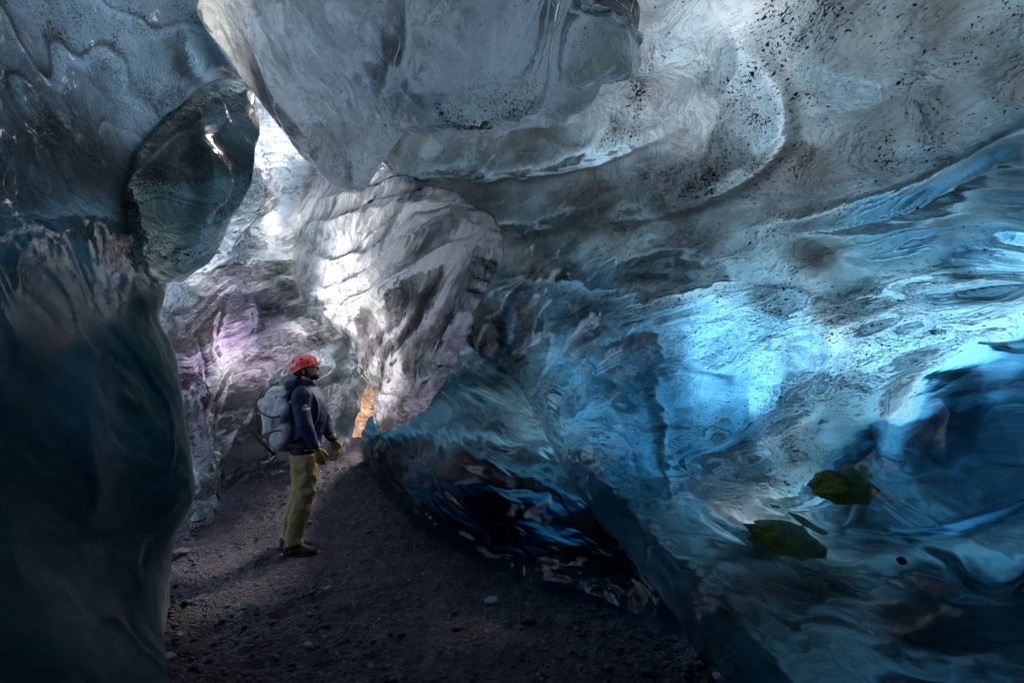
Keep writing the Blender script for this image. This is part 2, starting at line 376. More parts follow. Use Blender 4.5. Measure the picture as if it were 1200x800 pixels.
#        px, py, thick, crust (painted light and sediment), cloud, dirt
right_f = [(880, 490, 0.42, 1.667, 0.05, 0.4), (1050, 500, 0.22, 0.6375, 0.12, 0.4), (960, 425, 0.25, 0.735, 0.05, 0.6), (1080, 430, 0.42, 1.667, 0.05, 0.6), (870, 590, 0.18, 0.1435, 0.7, 0.8), (930, 545, 0.2, 0.1148, 0.6, 0.8), (985, 520, 0.3, 0.1435, 0.5, 0.6), (840, 610, 0.144, 0.3271, 0.5, 0.5), (750, 60, 0.096, 0.2223, 0.33, 0.9625), (850, 20, 0.096, 0.2438, 0.36, 0.825), (900, 90, 0.112, 0.1971, 0.3, 0.9625), (1000, 30, 0.12, 0.08851, 0.24, 0.9625), (1100, 30, 0.128, 0.07586, 0.24, 0.7428), (1190, 100, 0.16, 0.07169, 0.18, 0.7428),
    (820, 130, 0.112, 0.2152, 0.36, 0.9625), (860, 190, 0.14, 0.07586, 0.24, 1.1), (750, 130, 0.12, 0.1792, 0.24, 0.9625), (600, 175, 0.14, 0.06324, 0.18, 0.9625), (520, 190, 0.14, 0.06324, 0.18, 0.825), (560, 230, 0.14, 0.02009, 0.075, 0.825), (700, 240, 0.14, 0.02009, 0.075, 1.238), (800, 220, 0.14, 0.03214, 0.1, 1.238),
    (950, 210, 0.14, 0.0723, 0.2, 1.1), (1030, 180, 0.16, 0.08013, 0.18, 1.375), (1110, 140, 0.16, 0.07586, 0.18, 0.9072), (1100, 240, 0.3, 0.1116, 0.1, 0.6875), (1190, 230, 0.4, 0.09672, 0.05, 0.4125), (1190, 170, 0.28, 0.09487, 0.06, 0.2475),
    (650, 320, 0.27, 0.03967, 0.06, 1.238), (800, 300, 0.27, 0.0221, 0.075, 1.1), (760, 350, 0.27, 0.04641, 0.15, 1.1), (950, 310, 0.27, 0.02321, 0.05, 0.825), (960, 275, 0.27, 0.1105, 0.05, 0.4125), (1100, 320, 0.55, 0.05952, 0.05, 0.6875), (1030, 285, 0.5, 0.2232, 0.05, 0.4125),
    (1140, 350, 0.4, 0.96, 0.075, 0.4125), (1190, 380, 0.4, 0.96, 0.05, 0.4125), (980, 380, 0.45, 0.03375, 0.1, 1.375), (1100, 395, 0.4, 0.093, 0.1, 0.9625), (880, 390, 0.45, 0.03797, 0.05, 0.9625),
    (570, 400, 0.45, 0.03608, 0.025, 0.55), (680, 400, 0.45, 0.03906, 0.025, 0.6875), (760, 410, 0.45, 0.05273, 0.05, 1.238), (740, 470, 0.6, 0.1705, 0.1, 0.6), (820, 455, 0.42, 1.667, 0.05, 0.5), (930, 460, 0.42, 1.667, 0.05, 0.5), (1050, 470, 0.42, 1.667, 0.05, 0.5), (1130, 480, 0.42, 1.667, 0.05, 0.5), (1190, 470, 0.6, 0.16, 0.1, 0.3),
    (660, 510, 0.6375, 0.2871, 0.12, 0.3), (760, 540, 0.595, 0.112, 0.12, 0.4), (840, 520, 0.51, 0.07414, 0.12, 0.4), (920, 520, 0.2975, 0.08339, 0.12, 0.6), (1000, 560, 0.765, 0.01334, 0.12, 0.3), (1100, 570, 0.765, 0.01038, 0.12, 0.3), (1180, 540, 0.765, 0.01778, 0.12, 0.2),
    (700, 600, 0.68, 0.1268, 0.12, 0.2), (780, 640, 0.4896, 0.1318, 0.15, 0.2), (850, 680, 0.5814, 0.02955, 0.15, 0.2), (1000, 650, 0.5508, 0.03828, 0.15, 0.3), (1120, 640, 0.5202, 0.1491, 0.15, 0.3), (1190, 640, 0.4896, 0.1491, 0.15, 0.3),
    (850, 760, 0.4896, 0.03626, 0.15, 0.2), (900, 750, 0.6732, 0.02262, 0.15, 0.2), (1050, 730, 0.7038, 0.02088, 0.15, 0.2), (1190, 760, 0.7956, 0.01564, 0.15, 0.2), (1050, 800, 0.8568, 0.01044, 0.15, 0.2), (1400, 500, 1.4, 0.02965, 0.12, 0.3), (1400, 0, 0.48, 0.03164, 0.12, 0.495), (1000, 1000, 1.224, 0.005219, 0.15, 0.2), (600, -200, 0.4, 0.04216, 0.18, 0.825), (1000, -200, 0.4, 0.03164, 0.18, 0.825)]
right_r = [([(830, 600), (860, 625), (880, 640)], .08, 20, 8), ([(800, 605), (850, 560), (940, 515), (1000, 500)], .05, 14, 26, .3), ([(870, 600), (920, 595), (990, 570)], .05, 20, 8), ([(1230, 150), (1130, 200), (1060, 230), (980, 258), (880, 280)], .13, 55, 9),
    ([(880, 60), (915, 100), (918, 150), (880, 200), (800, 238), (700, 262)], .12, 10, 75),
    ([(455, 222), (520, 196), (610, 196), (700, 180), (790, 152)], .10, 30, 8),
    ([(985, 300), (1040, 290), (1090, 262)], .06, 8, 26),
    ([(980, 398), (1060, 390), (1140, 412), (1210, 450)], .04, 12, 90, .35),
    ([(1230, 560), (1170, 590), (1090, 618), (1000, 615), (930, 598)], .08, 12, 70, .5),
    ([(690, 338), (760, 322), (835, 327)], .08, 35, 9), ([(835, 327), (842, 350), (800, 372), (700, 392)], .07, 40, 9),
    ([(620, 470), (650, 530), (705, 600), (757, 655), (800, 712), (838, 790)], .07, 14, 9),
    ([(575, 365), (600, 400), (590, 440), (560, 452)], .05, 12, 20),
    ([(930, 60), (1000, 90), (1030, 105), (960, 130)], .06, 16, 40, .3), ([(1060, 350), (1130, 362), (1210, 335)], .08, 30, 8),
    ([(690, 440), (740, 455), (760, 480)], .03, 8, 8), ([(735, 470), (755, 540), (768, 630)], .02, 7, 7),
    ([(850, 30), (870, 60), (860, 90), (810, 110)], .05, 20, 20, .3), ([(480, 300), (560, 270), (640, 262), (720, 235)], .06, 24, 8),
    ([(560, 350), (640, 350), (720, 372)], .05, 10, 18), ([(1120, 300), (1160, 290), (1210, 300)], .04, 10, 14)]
def right_like(): pass
piece('ice_wall', C, A, right_depth, right_f, right_r, nu=560, nv=620, pw=1.9, curlC=30, rC=.4, off=(.75, .15, .55), mat=M_blue, axis=(.55, -.8, .12), k=3,
      big=.12, mid=.02, scal=.08, sc_size=.6, fine=.006, terr=.045, tshade=.5, seed=3)
tag(bpy.data.objects['ice_wall'], kind='structure')

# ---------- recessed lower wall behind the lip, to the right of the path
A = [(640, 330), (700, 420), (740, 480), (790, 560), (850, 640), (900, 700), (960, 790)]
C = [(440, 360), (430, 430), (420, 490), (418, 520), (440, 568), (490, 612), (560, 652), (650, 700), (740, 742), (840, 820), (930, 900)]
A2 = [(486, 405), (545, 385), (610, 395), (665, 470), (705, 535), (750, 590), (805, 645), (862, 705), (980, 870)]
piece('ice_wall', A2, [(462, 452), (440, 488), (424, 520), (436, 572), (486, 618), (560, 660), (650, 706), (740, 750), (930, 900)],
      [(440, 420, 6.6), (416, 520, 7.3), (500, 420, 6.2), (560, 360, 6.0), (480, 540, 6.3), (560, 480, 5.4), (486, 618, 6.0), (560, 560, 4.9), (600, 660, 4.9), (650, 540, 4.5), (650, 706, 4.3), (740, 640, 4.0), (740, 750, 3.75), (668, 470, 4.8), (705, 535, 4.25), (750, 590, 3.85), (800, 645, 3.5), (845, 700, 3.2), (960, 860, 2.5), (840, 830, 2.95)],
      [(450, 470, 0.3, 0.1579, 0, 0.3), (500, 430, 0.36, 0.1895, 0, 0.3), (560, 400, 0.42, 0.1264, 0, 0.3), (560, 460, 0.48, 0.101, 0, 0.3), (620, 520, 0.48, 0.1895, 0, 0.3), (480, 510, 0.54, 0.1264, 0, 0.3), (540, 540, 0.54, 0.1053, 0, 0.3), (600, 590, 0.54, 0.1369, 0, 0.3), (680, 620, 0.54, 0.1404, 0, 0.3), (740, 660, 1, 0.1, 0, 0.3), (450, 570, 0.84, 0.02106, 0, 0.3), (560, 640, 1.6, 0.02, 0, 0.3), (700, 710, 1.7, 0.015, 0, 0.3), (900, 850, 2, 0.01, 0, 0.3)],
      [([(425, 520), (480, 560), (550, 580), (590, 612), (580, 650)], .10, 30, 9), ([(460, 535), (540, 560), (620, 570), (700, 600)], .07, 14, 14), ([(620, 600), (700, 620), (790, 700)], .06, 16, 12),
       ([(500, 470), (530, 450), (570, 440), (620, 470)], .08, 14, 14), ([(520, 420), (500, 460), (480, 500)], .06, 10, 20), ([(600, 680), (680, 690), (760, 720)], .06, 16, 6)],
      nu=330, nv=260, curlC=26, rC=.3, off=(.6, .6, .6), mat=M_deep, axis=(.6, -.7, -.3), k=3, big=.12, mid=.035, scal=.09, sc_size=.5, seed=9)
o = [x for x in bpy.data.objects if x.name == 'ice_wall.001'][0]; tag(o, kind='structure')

# ---------- left wall
A = [(-700, -420), (-700, 0), (-700, 400), (-700, 800), (-700, 1300)]
C = [(180, -420), (240, -200), (285, 0), (290, 60), (272, 105), (232, 160), (185, 225), (172, 255), (176, 300), (192, 340), (186, 368), (190, 384), (203, 412), (214, 470), (224, 540), (228, 578), (214, 610), (202, 640), (198, 720), (194, 800), (186, 900), (170, 1080)]
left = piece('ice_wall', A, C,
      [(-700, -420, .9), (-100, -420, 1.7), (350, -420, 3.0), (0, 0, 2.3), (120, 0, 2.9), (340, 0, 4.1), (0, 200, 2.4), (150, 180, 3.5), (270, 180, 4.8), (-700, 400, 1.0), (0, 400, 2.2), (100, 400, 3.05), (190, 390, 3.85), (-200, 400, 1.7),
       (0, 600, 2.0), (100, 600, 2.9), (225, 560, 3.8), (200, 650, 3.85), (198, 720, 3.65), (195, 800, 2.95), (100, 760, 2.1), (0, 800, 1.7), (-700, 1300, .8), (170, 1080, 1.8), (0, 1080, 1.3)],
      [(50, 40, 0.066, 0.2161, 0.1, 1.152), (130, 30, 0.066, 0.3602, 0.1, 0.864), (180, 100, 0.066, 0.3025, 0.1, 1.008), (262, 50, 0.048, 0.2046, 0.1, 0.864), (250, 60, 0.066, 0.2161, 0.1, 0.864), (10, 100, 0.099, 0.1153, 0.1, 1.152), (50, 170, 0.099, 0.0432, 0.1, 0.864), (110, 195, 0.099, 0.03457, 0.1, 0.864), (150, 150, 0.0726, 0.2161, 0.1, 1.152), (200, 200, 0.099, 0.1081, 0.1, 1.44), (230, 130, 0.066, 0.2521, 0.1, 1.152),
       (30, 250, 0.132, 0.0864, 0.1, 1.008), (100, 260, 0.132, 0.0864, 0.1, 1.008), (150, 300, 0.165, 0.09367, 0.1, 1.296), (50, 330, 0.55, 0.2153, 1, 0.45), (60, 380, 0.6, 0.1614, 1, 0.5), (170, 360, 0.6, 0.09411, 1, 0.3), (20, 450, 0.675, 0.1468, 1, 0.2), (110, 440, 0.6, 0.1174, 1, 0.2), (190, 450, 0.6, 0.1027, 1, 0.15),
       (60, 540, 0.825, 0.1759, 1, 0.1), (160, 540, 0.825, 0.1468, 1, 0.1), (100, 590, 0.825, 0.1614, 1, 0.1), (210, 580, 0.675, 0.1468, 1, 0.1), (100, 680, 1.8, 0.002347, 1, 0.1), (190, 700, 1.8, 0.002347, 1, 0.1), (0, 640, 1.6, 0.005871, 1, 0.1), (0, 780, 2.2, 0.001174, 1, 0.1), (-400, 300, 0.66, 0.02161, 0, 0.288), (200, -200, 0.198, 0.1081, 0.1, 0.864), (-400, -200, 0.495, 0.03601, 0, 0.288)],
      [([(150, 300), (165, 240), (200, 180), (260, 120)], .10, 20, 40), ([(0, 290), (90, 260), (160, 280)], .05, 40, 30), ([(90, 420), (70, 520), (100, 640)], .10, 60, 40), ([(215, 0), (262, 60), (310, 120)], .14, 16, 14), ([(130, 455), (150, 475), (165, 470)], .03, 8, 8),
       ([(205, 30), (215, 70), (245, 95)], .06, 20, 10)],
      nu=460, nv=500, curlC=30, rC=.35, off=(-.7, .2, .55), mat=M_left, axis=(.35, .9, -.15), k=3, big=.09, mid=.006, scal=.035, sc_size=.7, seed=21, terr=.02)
tag(left, kind='structure')

# ---------- shield-shaped lobe leaning off the left wall
A = [(288, 100), (238, 112), (172, 160), (124, 220), (118, 262), (138, 300), (172, 328), (212, 331)]
C = [(292, 110), (302, 140), (300, 165), (292, 195), (280, 225), (262, 262), (238, 305), (214, 329)]
o = piece('ice_lobe', A, C, [(288, 100, 4.15), (300, 165, 4.2), (262, 262, 4.15), (212, 328, 4.2), (190, 200, 3.62), (230, 220, 3.72), (180, 280, 3.68), (238, 112, 4.1), (172, 160, 3.8), (124, 220, 3.55), (118, 262, 3.5), (138, 300, 3.6), (172, 328, 3.95)],
      [(200, 210, 0.128, 0.6284, 0.5, 1.04), (260, 150, 0.128, 0.4888, 0.3, 1.17), (265, 200, 0.16, 0.1746, 0.2, 1.3), (215, 260, 0.144, 0.6635, 0.5, 1.04), (200, 300, 0.112, 0.8726, 0.6, 1.17), (175, 250, 0.16, 0.4364, 0.3, 0.91)],
      [([(160, 235), (200, 225), (255, 215), (285, 190)], .03, 15, 30), ([(175, 290), (205, 300), (235, 290)], .05, 14, 14), ([(258, 118), (235, 170), (225, 240), (205, 310)], .05, 22, 9), ([(150, 240), (200, 190), (262, 150)], .04, 9, 22)],
      nu=170, nv=150, curlC=26, curlA=0, rC=.25, off=(-.3, .4, .6), mat=M_left, axis=(.4, .3, .8), k=3, big=.09, mid=.02, scal=.08, sc_size=.35, seed=33, terr=.05)
tag(o, 'grey-teal shield-shaped ice lobe leaning off the left wall beside the bright chamber', 'ice formation')

# ---------- dark folded knob between shield lobe and hanging slab
A = [(262, 90), (275, 85), (300, 88), (318, 105)]
C = [(268, 130), (280, 165), (292, 182), (318, 150)]
# ---------- hanging slab, top centre
A = [(120, -160), (220, -300), (400, -330), (560, -330), (700, -300), (770, -200), (720, -60)]
C = [(175, -60), (214, 0), (262, 58), (306, 108), (340, 152), (372, 188), (402, 218), (421, 226), (440, 200), (468, 154), (500, 149), (545, 152), (604, 151), (640, 142), (676, 116), (700, 82), (728, 58), (735, 44), (716, 28), (692, 24), (668, 2), (662, -30)]
o = piece('hanging_ice_slab', A, C,
      [(120, -160, 3.2), (400, -330, 2.0), (700, -300, 1.7), (214, 0, 3.5), (306, 108, 3.6), (421, 226, 3.3), (340, 60, 2.9), (450, 60, 2.5), (560, 60, 2.2), (470, 152, 3.0), (600, 150, 2.7), (735, 44, 2.15), (690, 45, 2.1), (640, 130, 2.75), (668, 0, 2.2), (620, 40, 2.15)],
      [(280, 40, 0.3, 0.5715, 0.3, 0.5265), (340, 60, 0.3, 0.6191, 0.3, 0.3949), (400, 40, 0.3, 0.7145, 0.3, 0.2632), (400, 130, 0.3, 0.5237, 0.2, 0.2632), (420, 190, 0.2, 1.3, 0.5, 0.3949), (380, 180, 0.3, 1.021, 0.3, 0.3949), (450, 90, 0.35, 0.6191, 0.3, 0.5265), (535, 50, 0.2, 0.7204, 0.5, 0.3949), (510, 90, 0.25, 0.8231, 0.4, 1.184), (500, 20, 0.3, 0.5044, 0.3, 0.2632),
       (590, 40, 0.35, 0.8231, 0.2, 0.3949), (650, 30, 0.4, 0.6804, 0.2, 0.3949), (600, 95, 0.3, 1.235, 0.3, 1.975), (560, 105, 0.3, 1.123, 0.3, 1.975), (600, 130, 0.12, 1.6, 0.6, 0.7897), (650, 110, 0.12, 1.6, 0.6, 0.6581), (690, 70, 0.3, 1.063, 0.1, 0.6581), (712, 40, 0.5, 0.567, 0.05, 0.6581), (590, 5, 0.15, 2.994, 0.6, 0.2632), (400, -200, 0.5, 0.4763, 0.2, 0.2632)],
      [([(262, 58), (306, 112), (345, 165), (405, 218)], .05, 12, 14), ([(300, 40), (320, 90), (350, 140), (370, 190)], .05, 14, 10), ([(672, -10), (645, 55), (570, 95), (500, 108)], .22, 16, 50), ([(480, 0), (500, 60), (470, 130)], .08, 60, 14),
       ([(730, 45), (690, 100), (640, 140)], .05, 8, 8), ([(672, 66), (700, 50), (736, 44)], .14, 14, 18), ([(585, 0), (605, 14), (620, 0)], .05, 8, 8)],
      nu=460, nv=260, curlC=30, rC=.22, off=(0, .25, 1.2), mat=M_slab, axis=(.3, .3, 1), k=2, big=.10, mid=.012, scal=.05, sc_size=.6, seed=41)
tag(o, 'smooth grey ice slab hanging from the roof at top centre, ending in a dark snout', 'ice formation')

# ---------- bright layered curtain at the head of the chamber
A = [(255, -60), (420, -60), (600, -40), (640, 60)]
A = [(170, 60), (180, 300), (172, 420), (190, 520), (215, 620)]
A = [(310, 70), (262, 120), (222, 210), (180, 330), (180, 400), (198, 480), (214, 560), (222, 640)]
C = [(478, 85), (482, 130), (470, 195), (432, 250), (410, 305), (412, 345), (420, 366), (372, 386), (340, 412), (308, 448), (282, 492), (262, 535), (246, 580), (238, 650)]
o = piece('ice_curtain', A, C,
      [(300, 0, 6.6), (560, -60, 6.6), (262, 100, 6.3), (590, 60, 7.0), (340, 170, 6.9), (450, 200, 7.1), (222, 250, 5.9), (300, 300, 6.5), (420, 300, 6.6), (180, 400, 5.7), (250, 420, 6.1), (300, 440, 6.0), (372, 386, 6.2), (214, 560, 5.7), (246, 528, 6.0), (230, 600, 5.9), (520, 310, 6.6)],
      [(340, 180, 0.08, 2.167, 0.1875, 0.2), (320, 230, 0.08, 2.053, 0.175, 0.3), (380, 225, 0.2, 0.2738, 0.075, 0.9), (430, 235, 0.25, 0.4563, 0.075, 0.8), (360, 260, 0.1, 1.711, 0.125, 0.3), (400, 290, 0.15, 1.027, 0.075, 0.4), (440, 275, 0.1, 1.369, 0.1, 0.3), (340, 300, 0.15, 0.9126, 0.075, 0.4), (300, 290, 0.4, 0.1825, 0.0375, 1), (290, 230, 0.4, 0.2281, 0.05, 0.8),
       (290, 340, 0.3, 0.3423, 0.05, 0.6), (330, 340, 0.25, 0.5704, 0.0625, 0.5), (380, 320, 0.25, 0.4107, 0.05, 0.7), (240, 360, 0.3, 0.39, 0.075, 0.3), (215, 350, 0.4, 0.26, 0.075, 0.3), (285, 395, 0.06, 1.3, 0.2, 0.1), (275, 410, 0.05, 1.43, 0.2, 0.1), (260, 380, 0.15, 0.78, 0.1, 0.2), (325, 375, 0.25, 0.39, 0.05, 0.3), (350, 360, 0.2, 0.52, 0.075, 0.3), (310, 430, 0.1, 1.04, 0.15, 0.2),
       (245, 440, 0.15, 0.78, 0.1, 0.2), (230, 420, 0.3, 0.39, 0.075, 0.3), (225, 480, 0.4, 0.208, 0.075, 0.3), (235, 520, 0.4, 0.208, 0.075, 0.3), (255, 490, 0.2, 0.52, 0.1, 0.2), (205, 420, 0.3, 0.325, 0.05, 0.2), (350, 400, 0.15, 0.78, 0.125, 0.2), (300, 60, 0.4, 0.6845, 0.075, 0.3), (560, 60, 0.5, 0.6845, 0.075, 0.3)],
      [([(300, 160), (290, 220), (260, 280), (215, 340)], .16, 14, 40), ([(300, 235), (360, 222), (430, 232), (480, 260)], .14, 24, 9), ([(290, 290), (340, 285), (430, 300), (490, 290)], .08, 14, 9), ([(200, 400), (260, 345), (320, 322), (400, 330)], .12, 26, 9),
       ([(262, 360), (258, 400), (275, 440)], .10, 16, 9), ([(298, 358), (305, 400), (296, 430)], .08, 9, 16), ([(240, 520), (270, 460), (320, 410), (400, 365), (470, 338)], .16, 12, 9), ([(325, 360), (355, 375), (390, 362)], .07, 9, 9), ([(310, 330), (345, 345), (360, 370)], .07, 9, 9),
       ([(200, 440), (225, 455), (250, 470)], .10, 10, 10), ([(345, 150), (330, 200), (305, 250)], .06, 10, 16), ([(205, 390), (230, 430), (225, 480), (235, 540)], .06, 8, 12)],
      nu=420, nv=330, curlC=20, rC=.25, off=(-.1, .6, .35), mat=M_white, axis=(1, .2, .35), k=4, big=.14, mid=.03, scal=.16, sc_size=.55, fine=.004, seed=52, streak=.02, sstep=.14, saxis=(.7, 0, .7), terr=.20, tk=6, tints=[(275, 395, 52, 1.3), (225, 440, 48, 1.1), (300, 430, 40, 1), (240, 500, 40, .7), (320, 400, 35, .7), (205, 390, 35, .5)])
tag(o, 'bright white and lilac layered ice curtain arching over the helmeted person', 'ice formation')

# ---------- fan-shaped flare right of the person
A = [(352, 182), (340, 245), (335, 310), (345, 362), (392, 384), (420, 412), (438, 455), (446, 505)]
C = [(425, 188), (472, 206), (520, 221), (556, 243), (580, 272), (579, 305), (556, 350), (552, 392), (524, 432), (505, 470), (480, 495), (446, 508)]
o = piece('ice_fan', A, C,
      [(372, 205, 6.9), (350, 250, 6.75), (335, 310, 6.7), (345, 362, 6.5), (392, 384, 6.0), (430, 230, 6.1), (400, 300, 6.1), (470, 214, 5.85), (520, 222, 5.6), (556, 243, 5.3), (580, 275, 4.9), (440, 300, 5.2), (500, 285, 4.95), (505, 330, 4.72), (440, 362, 5.0), (574, 312, 4.65), (450, 420, 4.95), (500, 400, 4.7), (552, 392, 4.6), (480, 495, 5.1), (440, 505, 5.4)],
      [(470, 230, 0.15, 0.3406, 0.05625, 0.3), (520, 240, 0.125, 0.511, 0.075, 0.2), (440, 260, 0.15, 0.2838, 0.05625, 0.4), (480, 275, 0.075, 0.6133, 0.1125, 0.2), (530, 290, 0.03, 1.6, 0.3, 0.25), (480, 330, 0.03, 1.6, 0.3, 0.25), (440, 350, 0.04, 1.6, 0.3, 0.2), (560, 280, 0.04, 1.6, 0.3, 0.2), (565, 310, 0.075, 1.6, 0.3, 0.2), (530, 340, 0.1, 1.6, 0.3, 0.1),
       (500, 370, 0.1, 0.6814, 0.09375, 0.1), (540, 380, 0.1, 0.7667, 0.09375, 0.1), (450, 400, 0.15, 0.4259, 0.075, 0.2), (480, 430, 0.15, 0.511, 0.08438, 0.1), (430, 440, 0.2, 0.3406, 0.075, 0.2), (500, 460, 0.175, 0.511, 0.075, 0.1), (400, 380, 0.15, 0.511, 0.09375, 0.2), (450, 490, 0.15, 0.5962, 0.09375, 0.2), (470, 470, 0.15, 0.5962, 0.09375, 0.2)],
      [([(345, 300), (420, 312), (500, 280), (575, 266)], .14, 6, 18, .6), ([(345, 345), (430, 338), (520, 292), (580, 284)], .12, 6, 14, .15), ([(370, 366), (440, 358), (530, 312), (578, 300)], .12, 7, 14, .15), ([(352, 270), (420, 262), (500, 245), (560, 250)], .12, 6, 16, .6), ([(362, 238), (430, 233), (500, 226), (545, 238)], .10, 6, 12, .6), ([(425, 250), (480, 228), (540, 240), (578, 275)], .07, 10, 14), ([(430, 268), (490, 262), (550, 262)], .08, 9, 14), ([(440, 345), (500, 300), (560, 262)], .12, 18, 12), ([(420, 370), (480, 345), (540, 320), (575, 300)], .08, 14, 12),
       ([(560, 330), (520, 400), (480, 480)], .05, 8, 8), ([(530, 330), (490, 390), (450, 450)], .05, 8, 8), ([(490, 350), (460, 400), (430, 450)], .04, 8, 8), ([(450, 385), (470, 420), (440, 480)], .05, 8, 8), ([(395, 380), (430, 400), (425, 450)], .06, 10, 8)],
      nu=300, nv=260, curlC=22, rC=.25, off=(.3, .6, .6), mat=M_fan, axis=(.8, 0, .55), k=3.5, big=.05, mid=.012, scal=.08, sc_size=.4, fine=.003, seed=64, rag=7, streak=.06, sstep=.11, smask=lambda x, y: np.clip((y-(430-.33*(x-350)))/40, .1, 1), saxis=(.42, .1, .9), terr=.05, tints=[(530, 400, 40, .4), (490, 480, 45, .6), (440, 400, 35, .3)])
tag(o, 'white fan-shaped ice flare with streaky fringe right of the helmeted person', 'ice formation')

# ---------- dark wall behind the person, under the arch
A = [(180, 330), (300, 330), (400, 320), (470, 320)]
C = [(215, 640), (300, 600), (372, 560), (404, 520), (412, 480), (432, 430), (445, 380)]
A = [(190, 640), (200, 500), (240, 400), (320, 330), (420, 300), (520, 300)]
C = [(250, 655), (330, 640), (396, 560), (413, 508), (419, 475), (436, 440), (475, 385)]
o = piece('ice_wall', A, C, [(190, 640, 6.8), (240, 400, 7.0), (420, 300, 7.6), (520, 300, 7.8), (330, 640, 7.3), (300, 500, 7.1), (380, 420, 7.6), (404, 510, 7.9), (432, 425, 8.0)],
      [(300, 480, .4, .10, .2, .4), (400, 400, .25, .45, .4, .5), (380, 385, .25, .35, .4, .5), (340, 440, .4, .12, .2, .4), (260, 540, .7, .04, .1, .3), (300, 560, .8, .02, .1, .3), (400, 440, .3, .2, .3, .5), (395, 480, .3, .14, .2, .5), (425, 430, .3, .2, .3, .3)],
      [([(300, 470), (350, 440), (430, 432)], .10, 20, 10), ([(360, 400), (400, 388), (450, 400)], .08, 12, 9), ([(260, 520), (300, 500), (340, 510)], .06, 14, 9)],
      nu=200, nv=170, curlC=16, rC=.3, off=(-.2, .9, .4), mat=M_grey, axis=(1, .2, .2), k=3, big=.10, mid=.03, scal=.06, sc_size=.4, seed=77)
tag(o, kind='structure')

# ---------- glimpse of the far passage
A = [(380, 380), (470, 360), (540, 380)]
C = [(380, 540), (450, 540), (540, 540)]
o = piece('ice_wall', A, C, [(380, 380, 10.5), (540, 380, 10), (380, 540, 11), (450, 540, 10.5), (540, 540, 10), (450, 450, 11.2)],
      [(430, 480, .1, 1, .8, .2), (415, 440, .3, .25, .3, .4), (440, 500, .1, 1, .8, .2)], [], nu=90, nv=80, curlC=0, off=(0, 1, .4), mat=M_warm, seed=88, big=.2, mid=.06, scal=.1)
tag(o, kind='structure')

# ------------------------------------------------------------------ tunnel behind the camera
def tunnel():
    nu, nv = 90, 60
    u = np.linspace(0, math.pi, nu)            # arch
    v = np.linspace(0, 1, nv)                   # along, from beside the camera to the rear
    V = []
    for vv in v:
        r = 1.9*math.sqrt(max(0.0, 1-vv**3))+.02
        y0 = 1.5
        for uu in u:
            y = (1.1-.45*math.cos(uu))-vv*5.5
            V.append((-.3+r*1.15*math.cos(uu), y, -.3+(r*2.2+.05)*math.sin(uu)**.8))
    V = np.array(V)
    V += .15*np.stack([fbm(V*.8, 1), fbm(V*.8+9, 2), fbm(V*.8+17, 3)], 1)
    f = 1.2
    c = np.array([0, 0, .6]); Vo = c+(V-c)*np.array([f, 1.12, f])
    nn = len(V); I = np.arange(nn).reshape(nv, nu)
    q = np.stack([I[:-1, :-1], I[1:, :-1], I[1:, 1:], I[:-1, 1:]], -1).reshape(-1, 4)
    Q = [q, q[:, ::-1]+nn]
    for e in (I[0, :], I[:, -1], I[-1, ::-1], I[::-1, 0]):
        Q.append(np.stack([e[1:], e[:-1], e[:-1]+nn, e[1:]+nn], 1)[:, ::-1])
    me = np_mesh('ice_wall', np.vstack([V, Vo]), np.vstack(Q))
    attr(me, 'outer', np.r_[np.zeros(nn), np.ones(nn)]); attr(me, 'tint', np.zeros(2*nn)); attr(me, 'silt', np.full(2*nn, .0)); attr(me, 'cloud', np.full(2*nn, .3)); attr(me, 'dirt', np.full(2*nn, .5))
    bm = bmesh.new(); bm.from_mesh(me); bmesh.ops.recalc_face_normals(bm, faces=bm.faces); bm.to_mesh(me); bm.free()
    return tag(link('ice_wall', me, M_left), kind='structure')
tunnel()

